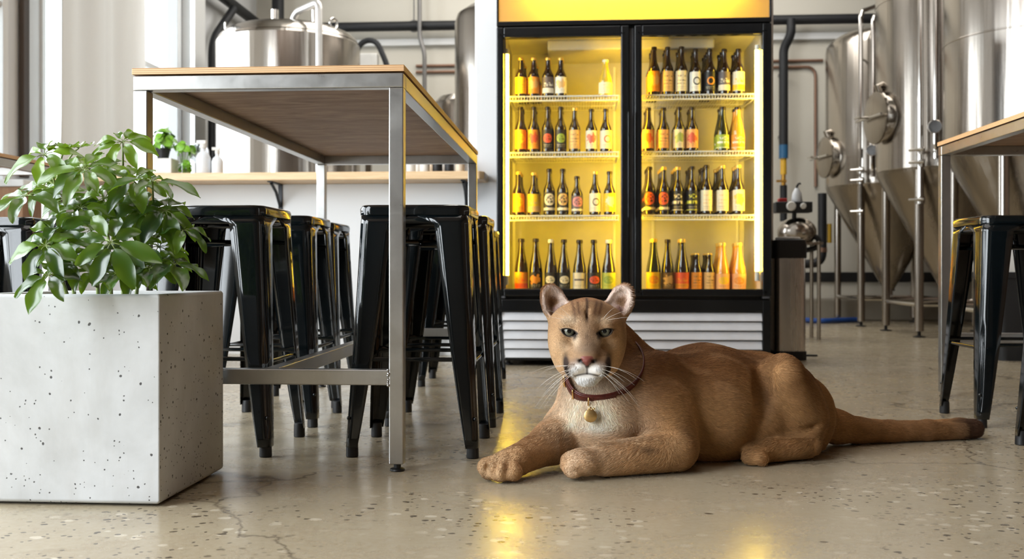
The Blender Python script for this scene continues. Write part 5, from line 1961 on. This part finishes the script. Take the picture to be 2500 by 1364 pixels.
# ---- eyes
em = NT('puma_eye')
ec = em.coords('Object')
sx_ = em.n('SeparateXYZ', {0: ec})
rad_ = em.math('SQRT', em.math('ADD', em.math('MULTIPLY', sx_.outputs[0], sx_.outputs[0]), em.math('MULTIPLY', sx_.outputs[2], sx_.outputs[2])))
strk = em.noise(em.coords('Object', (300, 20, 300)), 2.0, 3)
iris = em.mix(em.math('MULTIPLY', strk, .6), srgb(112, 112, 96), srgb(66, 66, 54))
rr_ = em.math('DIVIDE', rad_, .02)
ecol = em.mix(em.ramp(rr_, [(.26, 1.0), (.30, 0.0)]), iris, (.004, .004, .004))
ecol = em.mix(em.ramp(rr_, [(.56, 0.0), (.63, 1.0)]), ecol, srgb(30, 24, 20))
em.P(color=ecol, rough=.12, spec=.25, coat=.25, coatr=.02)
for e in EY:
    c = H(e[0], e[1], e[2])
    look = Vector((0 - c[0], 0 - c[1], .53 - c[2])).normalized()
    b = MB().lathe([(max(1e-5, .0196 * math.sin(math.pi * i / 24)), -.0196 * math.cos(math.pi * i / 24)) for i in range(25)], 32, Matrix.Rotation(R(90), 4, 'X'))
    o = b.build('eye', em.m, puma, 60)
    o.location = tuple(c - ORG)
    o.rotation_euler = (-look.normalized()).to_track_quat('Y', 'Z').to_euler()

# ---- collar: a leather band fitted round the neck
bvh = BVHTree.FromPolygons([Vector(p) for p in PV], PF.tolist())
cA, cB, cC = Q(1438, 984, 2.74), Q(1362, 940, 2.80), Q(1540, 868, 2.87)
cn = np.cross(cC - cA, cB - cA)
cn /= np.linalg.norm(cn)
if cn[2] < 0:
    cn = -cn
cc = Q(1453, 905, 2.875)
cc = cc - cn * ((cc - cA) @ cn)
e1 = (cA - cc) / np.linalg.norm(cA - cc)
e2 = np.cross(cn, e1)
NA = 96
rads = []
for i in range(NA):
    a = 2 * math.pi * i / NA
    d = e1 * math.cos(a) + e2 * math.sin(a)
    hit = None
    rr2 = []
    for off in (-.011, 0, .011):
        h_ = bvh.ray_cast(Vector(cc + cn * off), Vector(d), .4)
        if h_[0] is not None:
            rr2.append(h_[3])
    rads.append(max(rr2) if rr2 else .12)
rads = np.array(rads)
rads = np.median(np.stack([np.roll(rads, k) for k in range(-5, 6)]), 0)
rads = np.minimum(rads, .135)
for _ in range(10):
    rads = (np.roll(rads, 1) + rads * 2 + np.roll(rads, -1)) / 4


def cpt(i, off, dr):
    a = 2 * math.pi * (i % NA) / NA
    k = i % NA
    i0 = int(math.floor(k)) % NA
    r_ = rads[i0] * (1 - (k - math.floor(k))) + rads[(i0 + 1) % NA] * (k - math.floor(k)) + dr
    return cc + (e1 * math.cos(a) + e2 * math.sin(a)) * r_ + cn * off


def band(i0, i1, hw, t0, t1, closed=False):
    b = MB()
    rings = []
    for i in np.linspace(i0, i1, int(abs(i1 - i0)) * 2 + 1):
        rings.append([tuple(cpt(i, o_, d_)) for o_, d_ in ((-hw, t0), (-hw, t1 - .001), (-hw + .0015, t1), (hw - .0015, t1), (hw, t1 - .001), (hw, t0))])
    b.loft(rings)
    return b


lm = NT('oxblood_leather')
ln = lm.noise(lm.coords('Object'), 90.0, 5)
lm.P(color=lm.ramp(ln, [(.3, srgb(66, 24, 20)), (.7, srgb(92, 36, 28))]), rough=.38)
lm.bump(ln, .25, .001)
M_BRASS = pmat('brushed_brass', (.70, .47, .20), .30, 1.0, scale=60, stretch=(1, 1, 6))
collar = child('collar', band(0, NA, .0155, .001, .0055), lm.m)
sgn = 1 if cpt(8, 0, 0)[0] < cpt(0, 0, 0)[0] else -1     # step that leads to the viewer's left
child('strap_end', band(sgn * -8, sgn * 12, .0135, .0058, .0092), lm.m, collar)
# buckle frame, keeper, ring with split ring and tag
def loop(i, hw, t0, t1, r_):
    pts = [cpt(i, -hw, t0), cpt(i, -hw, t1), cpt(i, hw, t1), cpt(i, hw, t0)]
    return MB().tube(polyround([tuple(p) for p in pts], .002, 3), r_, 8)
child('buckle', MB().tube(polyround([tuple(cpt(sgn * 13.5, .017, .008)), tuple(cpt(sgn * 13.5, .017, .012)), tuple(cpt(sgn * 13.5, -.017, .012)), tuple(cpt(sgn * 11.5, -.017, .012)), tuple(cpt(sgn * 11.5, .017, .012)), tuple(cpt(sgn * 13.5, .017, .012))], .002, 3), .0024, 8), M_BRASS, collar)
child('keeper', loop(sgn * 5.5, .0155, .004, .0115, .0026), M_BRASS, collar)
rc = cpt(sgn * .2, -.006, .011)
b = MB()
fwd = e1
b.tube([tuple(rc + cn * (.0175 * math.cos(u)) + fwd * (.008 * math.sin(u))) for u in np.linspace(0, 2 * math.pi, 33)], .0022, 8)
ring = child('ring', b, M_BRASS, collar)
r2 = rc - cn * .0175 + np.array([.001, -.004, -.008])
r2[1] = min(r2[1], np.array(bvh.ray_cast(Vector((0, 0, CAMZ)), (Vector(r2) - Vector((0, 0, CAMZ))).normalized(), 6)[0])[1] - .018)
b = MB()
b.tube([tuple(r2 + np.array([.007 * math.sin(u), .002 * math.sin(u), .010 * math.cos(u)])) for u in np.linspace(0, 2 * math.pi, 25)], .0014, 7)
b.sphere(tuple(r2 + np.array([.010, -.002, .008])), .003, 8, 6)
child('split_ring', b, M_BRASS, collar)
def on_coat(px_, py_, gap):
    o_ = np.array([0, 0, CAMZ])
    d_ = np.array([(px_ - 1250.0) / FPX, 1.0, (HOR - py_) / FPX])
    h_ = bvh.ray_cast(Vector(o_), Vector(d_).normalized(), 6)
    return np.array(h_[0]) - np.array([0, 1, 0]) * gap


tc = on_coat(1440, 1012, .020)
fcv = Vector((-.12, -.99, .08)).normalized()
b = MB().lathe([(.0168, -.0012), (.0178, -.0006), (.0178, .0006), (.0168, .0012), (.0, .0012)], 40, Matrix.Translation(Vector(tc)) @ fcv.to_track_quat('Z', 'Y').to_matrix().to_4x4())
b.tube([tuple(tc + np.array([.0035 * math.sin(u), 0, .0195 + .0035 * math.cos(u)])) for u in np.linspace(0, 2 * math.pi, 17)], .0012, 6)
child('tag_disc', b, M_BRASS, collar)

# ---- whiskers
M_WHISK = pmat('white_whisker', srgb(240, 236, 228), .4)
wr_ = random.Random(5)
for s_ in (-1, 1):
    for r_i in range(4):
        for c_i in range(3):
            p = H(s_ * (.034 + .0075 * c_i), -.128 + .012 * c_i, -.068 - .0075 * r_i - .002 * c_i)
            h_ = bvh.find_nearest(Vector(p))
            p0 = np.array(h_[0])
            ln_ = wr_.uniform(.055, .105)
            d = HR @ np.array([s_ * 1.0, -.12 + wr_.uniform(-.1, .25), -.05 - .22 * r_i + wr_.uniform(-.12, .18)])
            d /= np.linalg.norm(d)
            p2 = p0 + d * ln_ + np.array([0, 0, -.30 * ln_])
            b = MB().tube([tuple(q) for q in bez(p0, p0 + d * ln_ * .55, p2, 8)], [.00034 - .00027 * i / 8 for i in range(9)], 4)
            child('whisker', b, M_WHISK)
    for k in range(3):
        p0 = np.array(bvh.find_nearest(Vector(H(s_ * (.040 + .008 * k), -.05, .046)))[0])
        d = HR @ np.array([s_ * (.5 + .25 * k), -.35, .75 - .25 * k])
        d /= np.linalg.norm(d)
        b = MB().tube([tuple(q) for q in bez(p0, p0 + d * .03, p0 + d * .055 + HR @ np.array([s_ * .012, .01, -.004]), 6)], [.00036 - .0003 * i / 6 for i in range(7)], 4)
        child('whisker', b, M_WHISK)

# ---- short coat of hair laid along the body
def face_samples(n, dens):
    a, b_, c_, d_ = (PV[PF[:, i]] for i in range(4))
    cen = (a + b_ + c_ + d_) / 4
    nrm = np.cross(c_ - a, d_ - b_)
    ar = np.linalg.norm(nrm, axis=1) / 2
    nrm = nrm / (2 * ar[:, None] + 1e-12)
    wgt = ar * dens(cen, nrm)
    cs = np.cumsum(wgt)
    k = np.searchsorted(cs, np.random.rand(n) * cs[-1])
    u, v_ = np.random.rand(n, 1), np.random.rand(n, 1)
    p = (a[k] * (1 - u) + b_[k] * u) * (1 - v_) + (d_[k] * (1 - u) + c_[k] * u) * v_
    return p, k, nrm


VN = np.zeros_like(PV)
_fn = np.cross(PV[PF[:, 2]] - PV[PF[:, 0]], PV[PF[:, 3]] - PV[PF[:, 1]])
for i in range(4):
    for d in range(3):
        VN[:, d] += np.bincount(PF[:, i], _fn[:, d], minlength=len(PV))
VN /= np.linalg.norm(VN, axis=1)[:, None] + 1e-12
if ((PV - PV.mean(0)) * VN).sum() < 0:
    VN = -VN


def dens(cen, nrm):
    hd = np.linalg.norm((cen - HO) / np.array([.15, .16, .17]), axis=1) < 1
    view = cen - np.array([0, 0, CAMZ])
    return (1 + 2.6 * hd) * (cen[:, 2] > .004)


NH = 400000
hp, hk, _ = face_samples(NH, dens)
hn = VN[PF[hk, 0]]
hc, hnw, hey, her, hhd = coat(hp)
keep = (hnw < .3) & (hey < .25)
hp, hk, hn, hc, her, hhd = hp[keep], hk[keep], hn[keep], hc[keep], her[keep], hhd[keep]
N = len(hp)
x, y, z = hp.T
px = 1250 + x / y * FPX
fl = np.tile(np.array([.93, .30, -.32]), (N, 1))


def setf(w_, v_):
    global fl
    w_ = np.clip(w_, 0, 1)[:, None]
    fl = fl * (1 - w_) + np.asarray(v_) * w_


setf((1 - sm(1440, 1580, px)) * sm(.10, .16, z), np.array([.10, .1, -1.0]))                       # chest hangs down
setf((1 - sm(.10, .15, z)) * (px > 1368) * (1 - sm(1580, 1700, px)) * (1 - sm(2.78, 2.86, y)), np.array([-.95, -.25, -.25]))            # along the near foreleg
setf((px < 1385) * (z < .16) * (y < 2.9), np.array([-.75, -.55, -.45]))
setf(sm(1990, 2060, px), np.array([1.0, .12, -.12]))
setf((z < .07) * (px > 1800) * (px < 1990) * (y < 2.93), np.array([-.95, -.2, -.2]))
hq = (hp - HO) @ HR
rad_v = hq - np.array([0, -.135, -.052])
rad_v /= np.linalg.norm(rad_v, axis=1)[:, None]
rad_v = rad_v @ HR.T
fl = fl * (1 - hhd[:, None]) + rad_v * hhd[:, None]
wv = np.stack([vnoise(hp, 30, 3), vnoise(hp, 30, 4), vnoise(hp, 30, 6)], 1) - .5
fl = fl + wv * .55 + np.random.normal(0, .16, (N, 3))
fl = fl - (fl * hn).sum(1)[:, None] * hn
fl /= np.linalg.norm(fl, axis=1)[:, None] + 1e-9
length = (.0095 + .005 * vnoise(hp, 9, 8)) * np.random.uniform(.7, 1.15, N)
length *= np.where((px > 1380) & (px < 1560) & (z > .06) & (z < .2) & (y < 2.9), 1.35, 1.0)
length = length * (1 - hhd) + hhd * (.0052 + .004 * sm(.0, .10, hq[:, 1])) * np.random.uniform(.7, 1.2, N)
length = np.where(her > .4, .0095 * np.random.uniform(.5, 1.2, N), length)
length = np.where((hq[:, 1] < -.055) & (hq[:, 2] < -.045) & (hhd > .5), .0022 * np.random.uniform(.7, 1.2, N), length)
nd_ = np.linalg.norm(hq - np.array([0, -.125, -.050]), axis=1)
length = np.where(nd_ < .032, np.minimum(length, .0024 + .12 * np.maximum(nd_ - .018, 0)), length)
md_ = np.linalg.norm((hq - np.array([0, -.125, -.086])) / np.array([.040, .03, .014]), axis=1)
length = np.where(md_ < 1, np.minimum(length, .0012), length)
length = np.where((hq[:, 2] > .095) & (hhd > .3), np.minimum(length, .005), length)
length = np.where((px > 1990), .013 * np.random.uniform(.7, 1.2, N), length)
pw = (1 - sm(1380, 1500, px)) * (z < .085)
length = length * (1 - pw) + pw * .0066 * np.random.uniform(.7, 1.2, N)
lift = .20 + .14 * np.random.rand(N)
lift = np.where(px > 2250, .35, lift)
T = np.array([0, .35, .70, 1.0])
pts = hp[:, None, :] - hn[:, None, :] * .0006 + (fl * length[:, None])[:, None, :] * T[None, :, None] \
    + (hn * (length * lift)[:, None])[:, None, :] * (T * (1.5 - .75 * T))[None, :, None]
pts[:, :, 2] = np.maximum(pts[:, :, 2], .001)
pts -= ORG
hcv = bpy.data.hair_curves.new('fur')
hcv.add_curves([4] * N)
pa = hcv.attributes.get('position') or hcv.attributes.new('position', 'FLOAT_VECTOR', 'POINT')
pa.data.foreach_set('vector', pts.astype(np.float32).ravel())
ra_ = hcv.attributes.get('radius') or hcv.attributes.new('radius', 'FLOAT', 'POINT')
base_r = np.where(hhd > .5, .00028, .00035)
ra_.data.foreach_set('value', (base_r[:, None] * np.array([1.0, .9, .65, .12])[None, :]).astype(np.float32).ravel())
fc_ = hcv.attributes.new('coat', 'FLOAT_COLOR', 'CURVE')
shade = np.random.normal(1.0, .20, (N, 1)) * (1 + .30 * (vnoise(hp, 45, 9)[:, None] - .5))
fc_.data.foreach_set('color', np.concatenate([np.clip(hc * shade, 0, 1), np.ones((N, 1))], 1).astype(np.float32).ravel())
fm = NT('puma_fur')
fm.P(color=fm.n('Attribute', attribute_name='coat').outputs[0], rough=.62, spec=.35)
hcv.materials.append(fm.m)
fur = bpy.data.objects.new('fur', hcv)
COL.objects.link(fur)
fur.parent = puma
